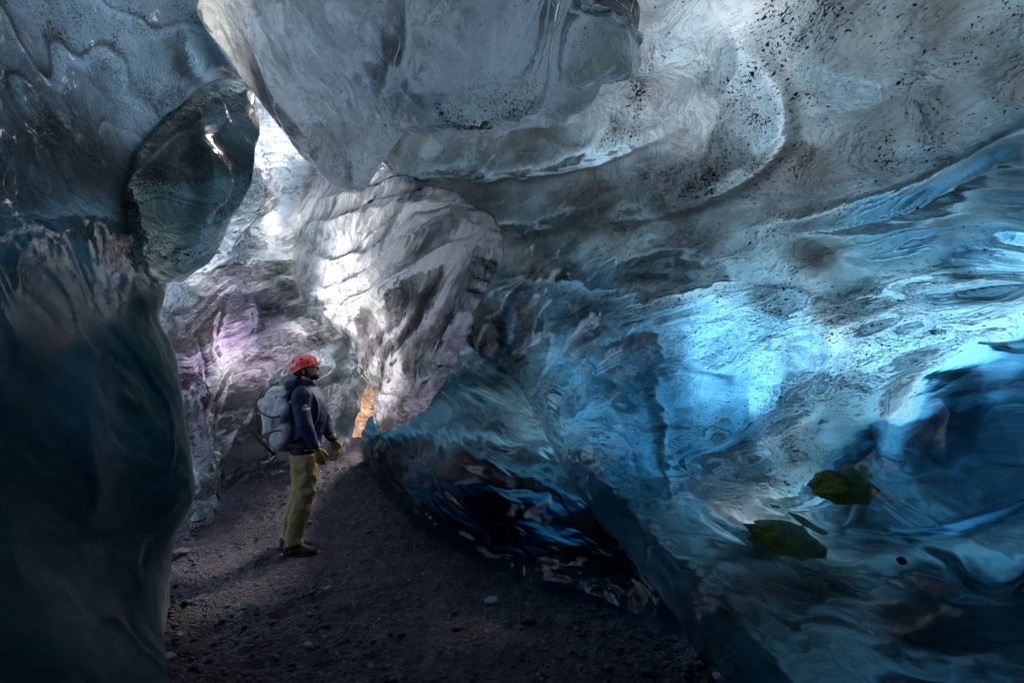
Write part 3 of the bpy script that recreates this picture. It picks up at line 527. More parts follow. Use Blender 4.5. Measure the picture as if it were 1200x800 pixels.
# ------------------------------------------------------------------ ground
def gz(x, y):
    x = np.asarray(x, float); y = np.asarray(y, float)
    rise = np.clip((y-5.6)/2.6, 0, 1); rise = rise*rise*(3-2*rise)
    return .62*rise*np.clip(1+(x+1.5)*.12, .5, 1.2)
def ground():
    xs = np.r_[-400, -60, -20, -8, np.linspace(-5, 3, 420), 6, 20, 60, 400]; ys = np.r_[-400, -60, -12, -4, np.linspace(0, 1.8, 20), np.linspace(1.85, 9.5, 460), 11, 14, 30, 80, 400]
    X, Y = np.meshgrid(xs, ys, indexing='ij'); x = X.ravel(); y = Y.ravel()
    P = np.stack([x, y, 0*x], 1)
    z = gz(x, y)
    m = ((x > -5.2) & (x < 3.2) & (y > 0) & (y < 10)).astype(float)
    z = z+m*(.06*fbm(P*1.1, 5, 4)+.045*(fbm(P*4.5, 7, 4)) + .022*(1-2*np.abs(fbm(P*11, 8, 3)))+.012*fbm(P*34, 9, 3))
    # scuffed lumps beside the left wall
    z += m*.04*np.clip(fbm(stretch(P, (.7, .7, 0), 2)*4, 15, 3), 0, 1)*np.exp(-((x+2.6)/.9)**2)
    V = np.stack([x, y, z], 1); I = np.arange(len(V)).reshape(len(xs), len(ys))
    q = np.stack([I[:-1, :-1], I[1:, :-1], I[1:, 1:], I[:-1, 1:]], -1).reshape(-1, 4)
    N = NT('wet_black_gravel'); co = N.n('ShaderNodeTexCoord').outputs['Object']
    a = N.noise(co, 3.0, 6, .6); b = N.noise(co, 60, 4, .7); vo = N.n('ShaderNodeTexVoronoi', {'Vector': co, 'Scale': 55.0, 'Randomness': 1.0})
    c1 = N.mixc(N.ramp(b, .3, .75), (.007, .0045, .0055, 1), (.046, .026, .042, 1))  # purple tint stands in for lilac light on the floor
    c2 = N.mixc(N.math('MULTIPLY', N.ramp(a, .4, .65), .6), c1, (.024, .014, .025, 1))
    pale = N.math('GREATER_THAN', N.n('ShaderNodeSeparateColor', {0: vo.outputs['Color']}).outputs[0], .965)
    c3 = N.mixc(N.math('MULTIPLY', pale, .6), c2, (.22, .2, .19, 1))
    h = N.math('ADD', N.math('MULTIPLY', N.noise(co, 22, 5, .65), .8), N.math('MULTIPLY', N.math('SUBTRACT', 1.0, vo.outputs['Distance']), .35))
    bp = N.n('ShaderNodeBump', {'Height': h, 'Strength': 1.0, 'Distance': .05}).outputs[0]
    N.t.links.new(N.n('ShaderNodeBsdfPrincipled', {'Base Color': c3, 'Roughness': N.ramp(a, .35, .65, .75, .42), 'Specular IOR Level': .5, 'Normal': bp}).outputs[0], N.out.inputs['Surface'])
    me = np_mesh('ground', V, q)
    tag(link('ground', me, N.m), kind='structure')
    return V
GV = ground()
def ground_at(x, y):
    m = np.argmin((GV[:, 0]-x)**2+(GV[:, 1]-y)**2); return float(GV[m, 2])

# ------------------------------------------------------------------ person
def ring_tube(bm, pts, seg=20, lat=(0, 1, 0), cap=True):
    """pts: (x,y,z, lateral radius, front radius)"""
    P = [Vector(p[:3]) for p in pts]; rings = []
    for i, p in enumerate(pts):
        T = (P[min(i+1, len(P)-1)]-P[max(i-1, 0)]).normalized()
        L = Vector(lat); L = (L-T*L.dot(T)).normalized(); Fv = T.cross(L)
        rings.append([bm.verts.new(P[i]+L*p[3]*math.cos(a)+Fv*p[4]*math.sin(a)) for a in [2*math.pi*k/seg for k in range(seg)]])
    for a, b in zip(rings, rings[1:]):
        for k in range(seg): bm.faces.new((a[k], a[(k+1) % seg], b[(k+1) % seg], b[k]))
    if cap:
        bm.faces.new(rings[0][::-1]); bm.faces.new(rings[-1])
def smooth_pts(pts, n=6):
    p = [list(map(float, x)) for x in pts]; q = [p[0]]+p+[p[-1]]; out = []
    for i in range(1, len(q)-2):
        for k in range(n):
            t = k/n; a, b, c, d = q[i-1], q[i], q[i+1], q[i+2]
            out.append([.5*((2*b[j])+(-a[j]+c[j])*t+(2*a[j]-5*b[j]+4*c[j]-d[j])*t*t+(-a[j]+3*b[j]-3*c[j]+d[j])*t**3) for j in range(len(b))])
    out.append(p[-1]); return out
def ell(bm, c, r, rot=(0, 0, 0), seg=24):
    from mathutils import Euler
    M = Matrix.Translation(c) @ Euler(rot).to_matrix().to_4x4() @ Matrix.Diagonal((*r, 1))
    bmesh.ops.create_uvsphere(bm, u_segments=seg, v_segments=seg//2, radius=1, matrix=M)
def remeshed(name, bm, voxel, mat, parent, sm=3, wr=0.0, wscale=9, wstretch=((0, 0, 1), 1), seed=3, keep=None):
    me = bpy.data.meshes.new(name); bmesh.ops.recalc_face_normals(bm, faces=bm.faces); bm.to_mesh(me); bm.free()
    o = bpy.data.objects.new(name+'_tmp', me); COL.objects.link(o)
    m = o.modifiers.new('r', 'REMESH'); m.mode = 'VOXEL'; m.voxel_size = voxel
    s = o.modifiers.new('s', 'SMOOTH'); s.iterations = sm; s.factor = .5
    dg = bpy.context.evaluated_depsgraph_get(); me2 = bpy.data.meshes.new_from_object(o.evaluated_get(dg))
    bpy.data.objects.remove(o); bpy.data.meshes.remove(me); me2.name = name
    n = len(me2.vertices)
    if wr and n:
        V = np.empty(n*3, np.float32); me2.vertices.foreach_get('co', V); V = V.reshape(-1, 3).astype(float)
        Nn = np.empty(n*3, np.float32); me2.vertices.foreach_get('normal', Nn); Nn = Nn.reshape(-1, 3)
        Q = stretch(V+.05*np.stack([fbm(V*6, seed), fbm(V*6+5, seed+1), fbm(V*6+11, seed+2)], 1), *wstretch)*wscale
        r = 1-2*np.abs(fbm(Q, seed+4, 3))
        V += Nn*(wr*(r-.3))[:, None]
        me2.vertices.foreach_set('co', V.astype(np.float32).ravel())
    if keep:
        b = bmesh.new(); b.from_mesh(me2); keep(b); b.to_mesh(me2); b.free()
    me2.materials.clear()
    return link(name, me2, mat, parent)

M_skin = plain('skin', (.42, .24, .17), .5, .2, 120, .1)
M_navy = plain('navy_shell_fabric', (.0045, .011, .050), .6, .35, 160, .25, 6, .2)
M_khaki = plain('mustard_trouser_fabric', (.38, .26, .115), .85, .5, 260, .22, 9, .2)
M_boot = plain('dark_boot_leather', (.022, .018, .016), .6, .4, 120)
M_sole = plain('boot_rubber', (.012, .012, .012), .8, .3, 90)
M_glove = plain('tan_work_glove', (.30, .19, .06), .75, .4, 200)
M_red = plain('red_helmet_shell', (.95, .06, .02), .28, 0, 10, .06, 5, .5, .5)
M_black = plain('black_webbing', (.012, .012, .013), .7, .4, 300)
M_beard = plain('dark_beard', (.03, .018, .012), .85, 1, 400)
M_pack = plain('pale_grey_pack_fabric', (.46, .44, .45), .8, .5, 240, .35, 7, .2)
M_white_ink = plain('white_print', (.75, .76, .78), .6)
M_steel = plain('worn_steel', (.35, .34, .33), .4, .2, 60, .3, 20, .5, 0, .9)

fx, fy = -1.945, 5.36
PZ = ground_at(fx, fy)+.005
# body: one continuous figure
def headpt(x, y, z, tilt=R_(-18), c=(.02, 0, 1.62)):
    v = Matrix.Rotation(tilt, 4, 'Y') @ Vector((x, y, z)); return v+Vector(c)
bm = bmesh.new()
HT = (0, R_(-18), 0)
ell(bm, headpt(0, 0, .085), (.098, .076, .105), HT, 32)
ell(bm, headpt(.04, 0, .015), (.062, .056, .072), HT)
ell(bm, headpt(.075, 0, -.035), (.026, .028, .020), HT, 16)          # chin
ell(bm, headpt(.088, 0, .075), (.018, .050, .014), HT, 16)          # brow
ring_tube(bm, [(*headpt(.094, 0, .07), .008, .006), (*headpt(.108, 0, .05), .011, .010), (*headpt(.122, 0, .03), .014, .011), (*headpt(.104, 0, .018), .012, .006)], 12)
for sy in (-1, 1):
    ell(bm, headpt(.082, sy*.032, .035), (.016, .018, .016), HT, 12)  # cheek
    ell(bm, headpt(-.005, sy*.078, .04), (.017, .008, .03), HT, 14)   # ear
ell(bm, headpt(.098, 0, -.004), (.010, .022, .007), HT, 12); ell(bm, headpt(.096, 0, -.014), (.010, .019, .006), HT, 12)  # lips
ring_tube(bm, [(0, 0, 1.40, .07, .07), (.005, 0, 1.50, .06, .062), (.02, 0, 1.60, .057, .06), (.03, 0, 1.66, .05, .05)])
ring_tube(bm, smooth_pts([(.02, 0, .86, .14, .09), (.02, 0, .98, .15, .105), (.035, 0, 1.12, .135, .10), (.04, 0, 1.28, .155, .115), (.025, 0, 1.40, .165, .105), (.0, 0, 1.48, .09, .07)]), 24)
ARM = {-1: [(.02, -.17, 1.435), (.085, -.245, 1.17), (.185, -.235, .97)], 1: [(.02, .17, 1.435), (.13, .235, 1.18), (.235, .17, 1.0)]}
for sy, (a, b, c) in ARM.items():
    ring_tube(bm, smooth_pts([(a[0], a[1]*.75, a[2]+.005, .055, .055), (*a, .056, .056), ((a[0]+b[0])/2-.012, (a[1]+b[1])/2, (a[2]+b[2])/2, .046, .048), (*b, .038, .040), ((b[0]+c[0])/2-.008, (b[1]+c[1])/2, (b[2]+c[2])/2, .036, .036), (*c, .026, .022)]), 18)
LEG = {-1: [(.03, -.085, .90), (.035, -.10, .50), (-.035, -.105, .10)], 1: [(.0, .085, .90), (-.055, .12, .50), (-.15, .15, .10)]}
for sy, (a, b, c) in LEG.items():
    ring_tube(bm, smooth_pts([(*a, .085, .095), ((a[0]+b[0])/2+.01, (a[1]+b[1])/2, .70, .070, .078), (*b, .052, .056), ((b[0]+c[0])/2-.012, (b[1]+c[1])/2, .32, .05, .054), (c[0], c[1], .14, .034, .038), (c[0], c[1], .07, .034, .042)]), 18)
    ring_tube(bm, [(c[0]-.05, c[1], .05, .03, .03), (c[0]+.03, c[1]-.004, .06, .036, .042), (c[0]+.11, c[1]-.01, .045, .04, .026), (c[0]+.17, c[1]-.014, .038, .03, .015)], 16)
def hand(bm, sy, g=0.0):
    c = Vector(ARM[sy][2]); b = Vector(ARM[sy][1]); d = (c-b).normalized(); d = (d+Vector((-.05, 0, -.6))).normalized()
    nrm = Vector((0, sy*1.0, 0)); f = d.cross(nrm).normalized()
    if f.x < 0: f = -f            # f: thumb side, forward
    side = f.cross(d).normalized()
    if side.y*sy < 0: side = -side  # outward, back of the hand
    def pt(a, e, s): return c+d*a+f*e+side*s
    R = lambda r: r+g
    ring_tube(bm, [(*pt(-.05, 0, 0), R(.024), R(.020)), (*pt(.0, 0, 0), R(.026), R(.018)), (*pt(.035, .002, .002), R(.036), R(.017)), (*pt(.075, .003, .002), R(.041), R(.015)), (*pt(.098, .002, 0), R(.038), R(.011))], 16, lat=tuple(f))
    for k, (off, L) in enumerate(((.030, .068), (.011, .078), (-.009, .073), (-.028, .058))):
        p = [pt(.085, off, 0)]; ang = .25
        for q in (.42, .32, .26):
            p.append(p[-1]+(d*math.cos(ang)-side*math.sin(ang))*L*q*1.05); ang += .38+.05*k
        ring_tube(bm, [(*p[0], R(.0095), R(.0095)), (*p[1], R(.009), R(.009)), (*p[2], R(.0083), R(.0083)), (*p[3], R(.0066), R(.0066))], 10, lat=tuple(f))
    p0 = pt(.022, .028, -.006); p1 = pt(.055, .052, -.018); p2 = pt(.083, .060, -.030); p3 = pt(.104, .058, -.040)
    ring_tube(bm, [(*p0, R(.014), R(.013)), (*p1, R(.011), R(.011)), (*p2, R(.010), R(.0095)), (*p3, R(.0075), R(.007))], 10, lat=(0, 1, 0))
for sy in (-1, 1): hand(bm, sy)
person = remeshed('person', bm, .0065, M_skin, None, sm=3)
person.location = (fx, fy, PZ); person.rotation_euler = (0, 0, R_(4))
tag(person, 'person in red helmet, navy jacket and mustard trousers standing on gravel, looking up', 'person')

# eyes, beard, hair
for sy in (-1, 1):
    bm = bmesh.new(); ell(bm, headpt(.0895, sy*.030, .055), (.008, .011, .007), HT, 12); me = bpy.data.meshes.new('eye'); bm.to_mesh(me); bm.free(); link('eye', me, M_beard, person)
bm = bmesh.new()
ell(bm, headpt(.056, 0, -.030), (.050, .056, .028), HT); ell(bm, headpt(.093, 0, .006), (.012, .024, .004), HT, 12)
for sy in (-1, 1): ell(bm, headpt(.012, sy*.058, .01), (.016, .013, .035), HT)
remeshed('beard', bm, .006, M_beard, person, 1, .003, 60)
bm = bmesh.new(); ell(bm, headpt(-.02, 0, .075), (.096, .084, .085), HT)
def cutface(b):
    bmesh.ops.delete(b, geom=[v for v in b.verts if (v.co-headpt(0, 0, 0)).dot(Matrix.Rotation(R_(-18), 3, 'Y') @ Vector((1, 0, 0))) > .035], context='VERTS')
remeshed('hair', bm, .007, M_beard, person, 1, .004, 50, keep=cutface)

# helmet shell: open below, with moulded ribs and vents
def helmet():
    nu, nv = 72, 26; V = []; rot = Matrix.Rotation(R_(-15), 3, 'Y')
    c = headpt(-.006, 0, .098)
    for shell in (0, 1):
        for j in range(nv):
            ph = (j/(nv-1))*1.0
            for i in range(nu):
                th = 2*math.pi*i/nu
                low = R_(104)+R_(14)*max(0, -math.cos(th))-R_(9)*max(0, math.cos(th))
                a = ph*low
                r = 1+(.020*math.cos(8*th)*math.sin(a)**2 if shell == 0 else -.07)+(.05*max(0, j-(nv-4))/3 if shell == 0 else 0)
                p = Vector((.134*math.sin(a)*math.cos(th)*(1.04 if math.cos(th) > 0 else 1), .106*math.sin(a)*math.sin(th), .108*math.cos(a)))*r
                V.append(c+rot @ p)
    n = nu*nv; Q = []
    for s in (0, 1):
        for j in range(nv-1):
            for i in range(nu):
                q = [s*n+j*nu+i, s*n+j*nu+(i+1) % nu, s*n+(j+1)*nu+(i+1) % nu, s*n+(j+1)*nu+i]
                Q.append(q if s else q[::-1])
    for i in range(nu): Q.append([(nv-1)*nu+i, (nv-1)*nu+(i+1) % nu, n+(nv-1)*nu+(i+1) % nu, n+(nv-1)*nu+i])
    me = np_mesh('helmet', np.array([tuple(v) for v in V]), np.array(Q))
    h = link('helmet', me, M_red, person)
    for th, a0 in ((35, 55), (80, 55), (125, 55), (-35, 55), (-80, 55), (-125, 55), (180, 60), (-58, 78), (-102, 80), (58, 78), (102, 80)):
        bm = bmesh.new(); pts = []
        for a in np.linspace(a0-11, a0+11, 7):
            A_ = R_(a); t = R_(th)
            p = Vector((.134*math.sin(A_)*math.cos(t), .106*math.sin(A_)*math.sin(t), .108*math.cos(A_)))*1.012
            pts.append((*(c+rot @ p), .0075*math.sin(math.pi*(a-a0+12.5)/25)+.001, .0035))
        ring_tube(bm, pts, 10, lat=(math.sin(R_(th)), math.cos(R_(th)), 0.01)); me = bpy.data.meshes.new('vent'); bm.to_mesh(me); bm.free(); link('vent', me, M_black, h)
    bm = bmesh.new()
    for sy in (-1, 1):
        ring_tube(bm, smooth_pts([(*headpt(.03, sy*.092, .06), .008, .002), (*headpt(.035, sy*.078, .01), .008, .002), (*headpt(.055, sy*.045, -.045), .008, .002), (*headpt(.062, 0, -.066), .008, .002)]), 8, lat=(1, 0, 0))
        ring_tube(bm, smooth_pts([(*headpt(-.06, sy*.090, .05), .007, .002), (*headpt(.0, sy*.085, .0), .007, .002), (*headpt(.045, sy*.062, -.028), .007, .002)]), 8, lat=(1, 0, 0))
    me = bpy.data.meshes.new('chin_strap'); bm.to_mesh(me); bm.free(); link('chin_strap', me, M_black, h)
helmet()

# jacket
bm = bmesh.new()
ring_tube(bm, smooth_pts([(.022, 0, .885, .172, .128), (.025, 0, .95, .175, .132), (.035, 0, 1.06, .170, .128), (.05, 0, 1.2, .180, .142), (.045, 0, 1.32, .190, .145), (.015, 0, 1.43, .190, .125), (-.005, 0, 1.50, .12, .095)]), 28)
for sy, (a, b, c) in ARM.items():
    ring_tube(bm, smooth_pts([(a[0], a[1]*.6, a[2]+.012, .075, .08), (a[0], a[1], a[2]+.002, .082, .085), ((a[0]+b[0])/2-.012, (a[1]+b[1])/2, (a[2]+b[2])/2, .068, .074), (*b, .058, .064), ((b[0]+c[0])/2-.008, (b[1]+c[1])/2, (b[2]+c[2])/2, .054, .055), (c[0]-.004, c[1], c[2]+.012, .042, .040), (*c, .038, .036)]), 20)
ring_tube(bm, [(-.01, 0, 1.45, .10, .10), (.01, 0, 1.52, .088, .09), (.025, 0, 1.575, .078, .085)], 24)
ell(bm, (-.095, 0, 1.515), (.085, .125, .062), (0, R_(25), 0)); ell(bm, (-.05, 0, 1.56), (.06, .10, .045), (0, R_(20), 0))
def neckhole(b):
    bmesh.ops.delete(b, geom=[f for f in b.faces if f.calc_center_median().z < .90 and abs(f.normal.z) > .8], context='FACES')
jacket = remeshed('jacket', bm, .009, M_navy, person, 2, .011, 7, ((.3, .3, 1), 1.6), 5)
def on_jacket(x, z):
    hit, loc, nor, _ = jacket.ray_cast(Vector((x, -1, z)), Vector((0, 1, 0)))
    return loc+nor*.001 if hit else Vector((x, -.25, z))
def print_marks(name, strokes, r, par):
    bm = bmesh.new()
    for st in strokes:
        ring_tube(bm, [(*on_jacket(x, z), r, r*.6) for x, z in st], 8, lat=(0, 0, 1))
    me = bpy.data.meshes.new(name); bm.to_mesh(me); bm.free(); return link(name, me, M_white_ink, par)
cx, cz = .085, 1.335
print_marks('sleeve_emblem', [[(cx-.025, cz+.004), (cx-.016, cz+.016), (cx-.006, cz+.021), (cx+.004, cz+.017), (cx+.010, cz+.006)], [(cx-.012, cz+.004), (cx-.004, cz+.012), (cx+.004, cz+.010)],
    [(cx-.030, cz-.010), (cx-.020, cz-.004), (cx-.014, cz-.012), (cx-.006, cz-.004), (cx+.002, cz-.012), (cx+.010, cz-.005), (cx+.018, cz-.012), (cx+.028, cz-.006)],
    [(cx-.024, cz-.020), (cx-.010, cz-.018), (cx+.004, cz-.021), (cx+.020, cz-.018)]], .0028, jacket)
print_marks('hem_emblem', [[(.06, .945), (.075, .947), (.09, .944)], [(.10, .944), (.112, .946), (.124, .943)]], .0028, jacket)

# trousers
bm = bmesh.new()
ring_tube(bm, smooth_pts([(.02, 0, .80, .145, .10), (.02, 0, .88, .165, .125), (.022, 0, .96, .160, .118)]), 26)
for sy, (a, b, c) in LEG.items():
    ring_tube(bm, smooth_pts([(a[0], a[1], .90, .095, .122), (a[0]+.002, a[1], .78, .094, .118), ((a[0]+b[0])/2+.012, (a[1]+b[1])/2, .66, .087, .105), (*b, .079, .095), ((b[0]+c[0])/2-.008, (b[1]+c[1])/2, .32, .074, .080), (c[0]+.004, c[1], .17, .068, .076), (c[0]+.008, c[1], .10, .07, .082)]), 20)
tr = remeshed('trousers', bm, .009, M_khaki, person, 2, .012, 8, ((.2, .6, 1), 1.0), 25)
def on_tr(x, z):
    hit, loc, nor, _ = tr.ray_cast(Vector((x, -1, z)), Vector((0, 1, 0)))
    return loc+nor*.002 if hit else Vector((x, -.17, z))
bm = bmesh.new(); ring_tube(bm, [(*on_tr(x, z), .004, .002) for x, z in ((.06, .84), (.085, .80), (.10, .74))], 8, lat=(1, 0, 0)); me = bpy.data.meshes.new('pocket_zip'); bm.to_mesh(me); bm.free(); link('pocket_zip', me, M_black, tr)

# boots
for sy, (a, b, c) in LEG.items():
    bm = bmesh.new(); x, y = c[0], c[1]
    ring_tube(bm, smooth_pts([(x-.004, y, .19, .052, .056), (x-.006, y, .13, .050, .058), (x-.002, y, .07, .05, .07), (x+.0, y, .03, .048, .08)]), 20)
    ring_tube(bm, smooth_pts([(x-.085, y, .06, .030, .03), (x-.05, y, .065, .042, .05), (x+.03, y-.003, .07, .047, .058), (x+.10, y-.008, .055, .052, .043), (x+.165, y-.012, .045, .046, .034), (x+.205, y-.014, .04, .02, .018)]), 20)
    bt = remeshed('boot', bm, .007, M_boot, person, 2, .004, 30, seed=40)
    bm = bmesh.new(); out = [(-.095, 0), (-.08, .036), (-.02, .040), (.06, .046), (.13, .056), (.185, .044), (.212, .008), (.205, -.03), (.16, -.056), (.10, -.056), (.03, -.042), (-.05, -.042), (-.088, -.025)]
    for z0, z1, k in ((0, .022, 1.0), (.022, .032, .97)):
        lo = [bm.verts.new((x+u*k, y+v*k, z0)) for u, v in out]; hi = [bm.verts.new((x+u*k, y+v*k, z1)) for u, v in out]
        for i in range(len(out)): j = (i+1) % len(out); bm.faces.new((lo[i], lo[j], hi[j], hi[i]))
        bm.faces.new(lo[::-1]); bm.faces.new(hi)
    me = bpy.data.meshes.new('sole'); bm.to_mesh(me); bm.free(); link('sole', me, M_sole, bt, smooth=False)
    bm = bmesh.new()
    for k in range(5):
        px_ = x+.05+.016*k; pz_ = .125-.012*k
        ring_tube(bm, [(px_, y-.03, pz_-.004, .003, .003), (px_+.006, y, pz_+.006, .003, .003), (px_, y+.03, pz_-.004, .003, .003)], 6, lat=(1, 0, 0))
    me = bpy.data.meshes.new('laces'); bm.to_mesh(me); bm.free(); link('laces', me, M_black, bt)
for sy in (-1, 1):
    bm = bmesh.new(); hand(bm, sy, .004); c = Vector(ARM[sy][2]); 
    ring_tube(bm, [(c.x-.02, c.y, c.z+.05, .043, .040), (*c, .036, .033), (c.x+.006, c.y, c.z-.02, .034, .03)], 16)
    remeshed('glove', bm, .004, M_glove, person, 2, .002, 40, seed=44)

# ------------------------------------------------------------------ backpack
pack = empty('backpack', (fx, fy, PZ)); pack.rotation_euler = (0, 0, R_(4)); pack.scale = (.93, .93, .97); pack.location.z += .03
tag(pack, 'pale grey hiking backpack with dark straps on the back of the standing person', 'backpack')
bm = bmesh.new()
ring_tube(bm, smooth_pts([(-.165, 0, .93, .08, .05), (-.175, 0, .98, .125, .085), (-.21, 0, 1.08, .150, .125), (-.245, 0, 1.20, .155, .155), (-.265, 0, 1.32, .150, .145), (-.26, 0, 1.42, .135, .125), (-.22, 0, 1.46, .09, .07)]), 26)
ell(bm, (-.31, -.02, 1.15), (.085, .12, .15), (0, R_(12), 0)); ell(bm, (-.19, -.11, 1.30), (.07, .07, .15)); ell(bm, (-.17, -.10, 1.08), (.08, .085, .12))
remeshed('pack_body', bm, .008, M_pack, pack, 2, .030, 5, ((.4, 0, 1), 1.6), 61)
bm = bmesh.new(); ell(bm, (-.28, 0, 1.415), (.135, .14, .070), (0, R_(-22), 0)); ell(bm, (-.375, .0, 1.355), (.06, .12, .075), (0, R_(-30), 0)); ell(bm, (-.19, -.02, 1.455), (.08, .11, .035), (0, R_(10), 0))
lid = remeshed('pack_lid', bm, .008, M_pack, pack, 2, .022, 6, ((1, 0, .3), 1.5), 63)
bm = bmesh.new(); ell(bm, (-.21, -.155, 1.03), (.07, .03, .09)); remeshed('side_pocket', bm, .007, M_pack, pack, 2, .006, 12, seed=66)
def strap(name, pts, w=.016, t=.003, lat=(0, 1, 0), par=pack):
    bm = bmesh.new(); ring_tube(bm, smooth_pts([(*p, w, t) for p in pts]), 10, lat=lat); me = bpy.data.meshes.new(name); bm.to_mesh(me); bm.free(); return link(name, me, M_black, par)
for sy in (-1, 1):
    strap('shoulder_strap', [(-.13, sy*.11, 1.40), (-.10, sy*.125, 1.49), (-.01, sy*.128, 1.535), (.09, sy*.125, 1.50), (.165, sy*.12, 1.38), (.165, sy*.15, 1.22), (.08, sy*.185, 1.10), (-.08, sy*.175, 1.02)], .026, .008)
    strap('hip_belt', [(-.12, sy*.12, .98), (-.05, sy*.185, .985), (.06, sy*.192, .975), (.15, sy*.12, .965), (.178, 0, .96)], .022, .006, (0, 0, 1))
    strap('side_strap', [(-.10, sy*.12, 1.33), (-.17, sy*.185, 1.27), (-.25, sy*.198, 1.25), (-.35, sy*.16, 1.28), (-.425, sy*.08, 1.31)], .008, .003, (0, 0, 1))
    strap('side_strap', [(-.09, sy*.12, 1.10), (-.17, sy*.192, 1.13), (-.26, sy*.195, 1.11), (-.37, sy*.14, 1.07), (-.41, sy*.05, 1.06)], .008, .003, (0, 0, 1))
    strap('lid_strap', [(-.36, sy*.08, 1.455), (-.445, sy*.08, 1.39), (-.43, sy*.085, 1.22), (-.405, sy*.085, 1.08)], .010, .003)
strap('dangling_strap', [(-.20, -.12, .97), (-.215, -.14, .90), (-.195, -.14, .82), (-.205, -.14, .72), (-.20, -.14, .64)], .006, .002)
strap('dangling_strap', [(-.30, -.11, 1.0), (-.325, -.13, .93), (-.31, -.13, .86)], .006, .002)
strap('dangling_strap', [(-.25, -.10, .98), (-.255, -.12, .90), (-.245, -.12, .79)], .005, .002)
strap('haul_loop', [(-.14, -.02, 1.47), (-.15, -.01, 1.505), (-.15, .01, 1.505), (-.14, .02, 1.47)], .006, .003)
strap('gear_loop', [(-.395, -.08, 1.30), (-.42, -.08, 1.22), (-.41, -.08, 1.12), (-.35, -.08, 1.05)], .005, .002)

axe = empty('ice_axe', (fx, fy, PZ)); axe.rotation_euler = (0, 0, R_(4))
tag(axe, 'dark ice axe strapped slantwise to the lower side of the grey backpack', 'ice axe')
def mesh_part(name, bm, mat, par, sm=True):
    me = bpy.data.meshes.new(name); bmesh.ops.recalc_face_normals(bm, faces=bm.faces); bm.to_mesh(me); bm.free(); return link(name, me, mat, par, sm)
bm = bmesh.new(); ring_tube(bm, [(-.545, -.19, 1.235, .011, .008), (-.40, -.192, 1.10, .011, .008), (-.19, -.196, .905, .012, .009)], 12, lat=(.6, 0, .8)); mesh_part('shaft', bm, M_boot, axe)
bm = bmesh.new(); ring_tube(bm, [(-.555, -.19, 1.245, .009, .008), (-.585, -.19, 1.272, .002, .002)], 10, lat=(.6, 0, .8)); mesh_part('spike', bm, M_steel, axe)
bm = bmesh.new(); ring_tube(bm, smooth_pts([(-.185, -.196, .90, .014, .006), (-.23, -.196, .862, .012, .004), (-.275, -.196, .845, .008, .003), (-.31, -.196, .845, .002, .002)]), 10, lat=(0, 0, 1)); mesh_part('pick', bm, M_steel, axe)
bm = bmesh.new(); ring_tube(bm, smooth_pts([(-.185, -.196, .90, .012, .006), (-.155, -.196, .925, .016, .004), (-.125, -.196, .935, .022, .003)]), 10, lat=(0, 1, 0)); mesh_part('adze', bm, M_steel, axe)
bm = bmesh.new(); ring_tube(bm, smooth_pts([(-.20, -.205, .92, .004, .002), (-.235, -.21, .86, .004, .002), (-.215, -.21, .78, .004, .002), (-.235, -.21, .70, .004, .002)]), 8, lat=(1, 0, 0)); mesh_part('wrist_leash', bm, M_black, axe)

# ------------------------------------------------------------------ stones
M_rock = plain('basalt_stone', (.05, .043, .041), .6, .7, 40, .5, 12)
M_pale = plain('pale_stone', (.22, .20, .19), .7, .5, 50, .3, 12)
def rock_bm(bm, c, r, seed, sub=2):
    res = bmesh.ops.create_icosphere(bm, subdivisions=sub, radius=1, matrix=Matrix.Identity(4)); vs = res['verts']
    A_ = np.array([v.co[:] for v in vs]); k = 1+.35*fbm(A_*1.3+seed*3.1, 3, 3); rs = np.random.default_rng(seed); sx = rs.uniform(.7, 1.3, 3)*np.array([1, 1, .62]); an = rs.uniform(0, 6.28)
    R3 = np.array([[math.cos(an), -math.sin(an), 0], [math.sin(an), math.cos(an), 0], [0, 0, 1]])
    A_ = (A_*k[:, None]*sx*r)@R3.T+np.array(c)
    for v, a in zip(vs, A_): v.co = a
def ground_px(px, py):
    r = FWD+((px-600)/F)*RIGHT+((400-py)/F)*UP; t = -CAM[2]/r[2]; p = CAM+r*t
    for _ in range(8):
        z = float(gz(p[0], p[1])); t = (z-CAM[2])/r[2]; p = CAM+r*t
    return p
spots = [(232, 592, .05, 0, 'pale stone at the foot of the left wall, farthest one along its edge'), (265, 590, .055, 1, 'pale flat stone on the path between the left wall and the person'),
         (214, 655, .075, 0, 'dark wet stone half sunk beside the left wall edge, level with the boots'), (240, 600, .04, 1, 'small pale stone next to the far foot of the left wall'),
         (384, 692, .035, 1, 'small pale stone on the gravel just in front of the boots'), (360, 760, .04, 1, 'pale pebble alone on the dark path near the picture bottom'),
         (196, 768, .05, 1, 'pale stone at the near foot of the left wall'), (210, 745, .03, 1, 'little pale stone above the near foot of the left wall'), (576, 704, .045, 1, 'grey stone below the dark right wall, halfway along the path'),
         (620, 730, .04, 0, 'dark stone on the gravel under the right wall lip'), (430, 625, .05, 0, 'dark stone on the path to the right of the boots')]
for k, (px, py, r, pale, lab) in enumerate(spots):
    p = ground_px(px, py); bm = bmesh.new(); rock_bm(bm, (0, 0, 0), r, 20+k, 3)
    me = bpy.data.meshes.new('stone'); bm.to_mesh(me); bm.free(); o = link('stone', me, M_pale if pale else M_rock); o.location = (p[0], p[1], ground_at(p[0], p[1])+r*.2)
    tag(o, lab, 'stone', 'single stones on the cave floor')
bm = bmesh.new(); n = 0
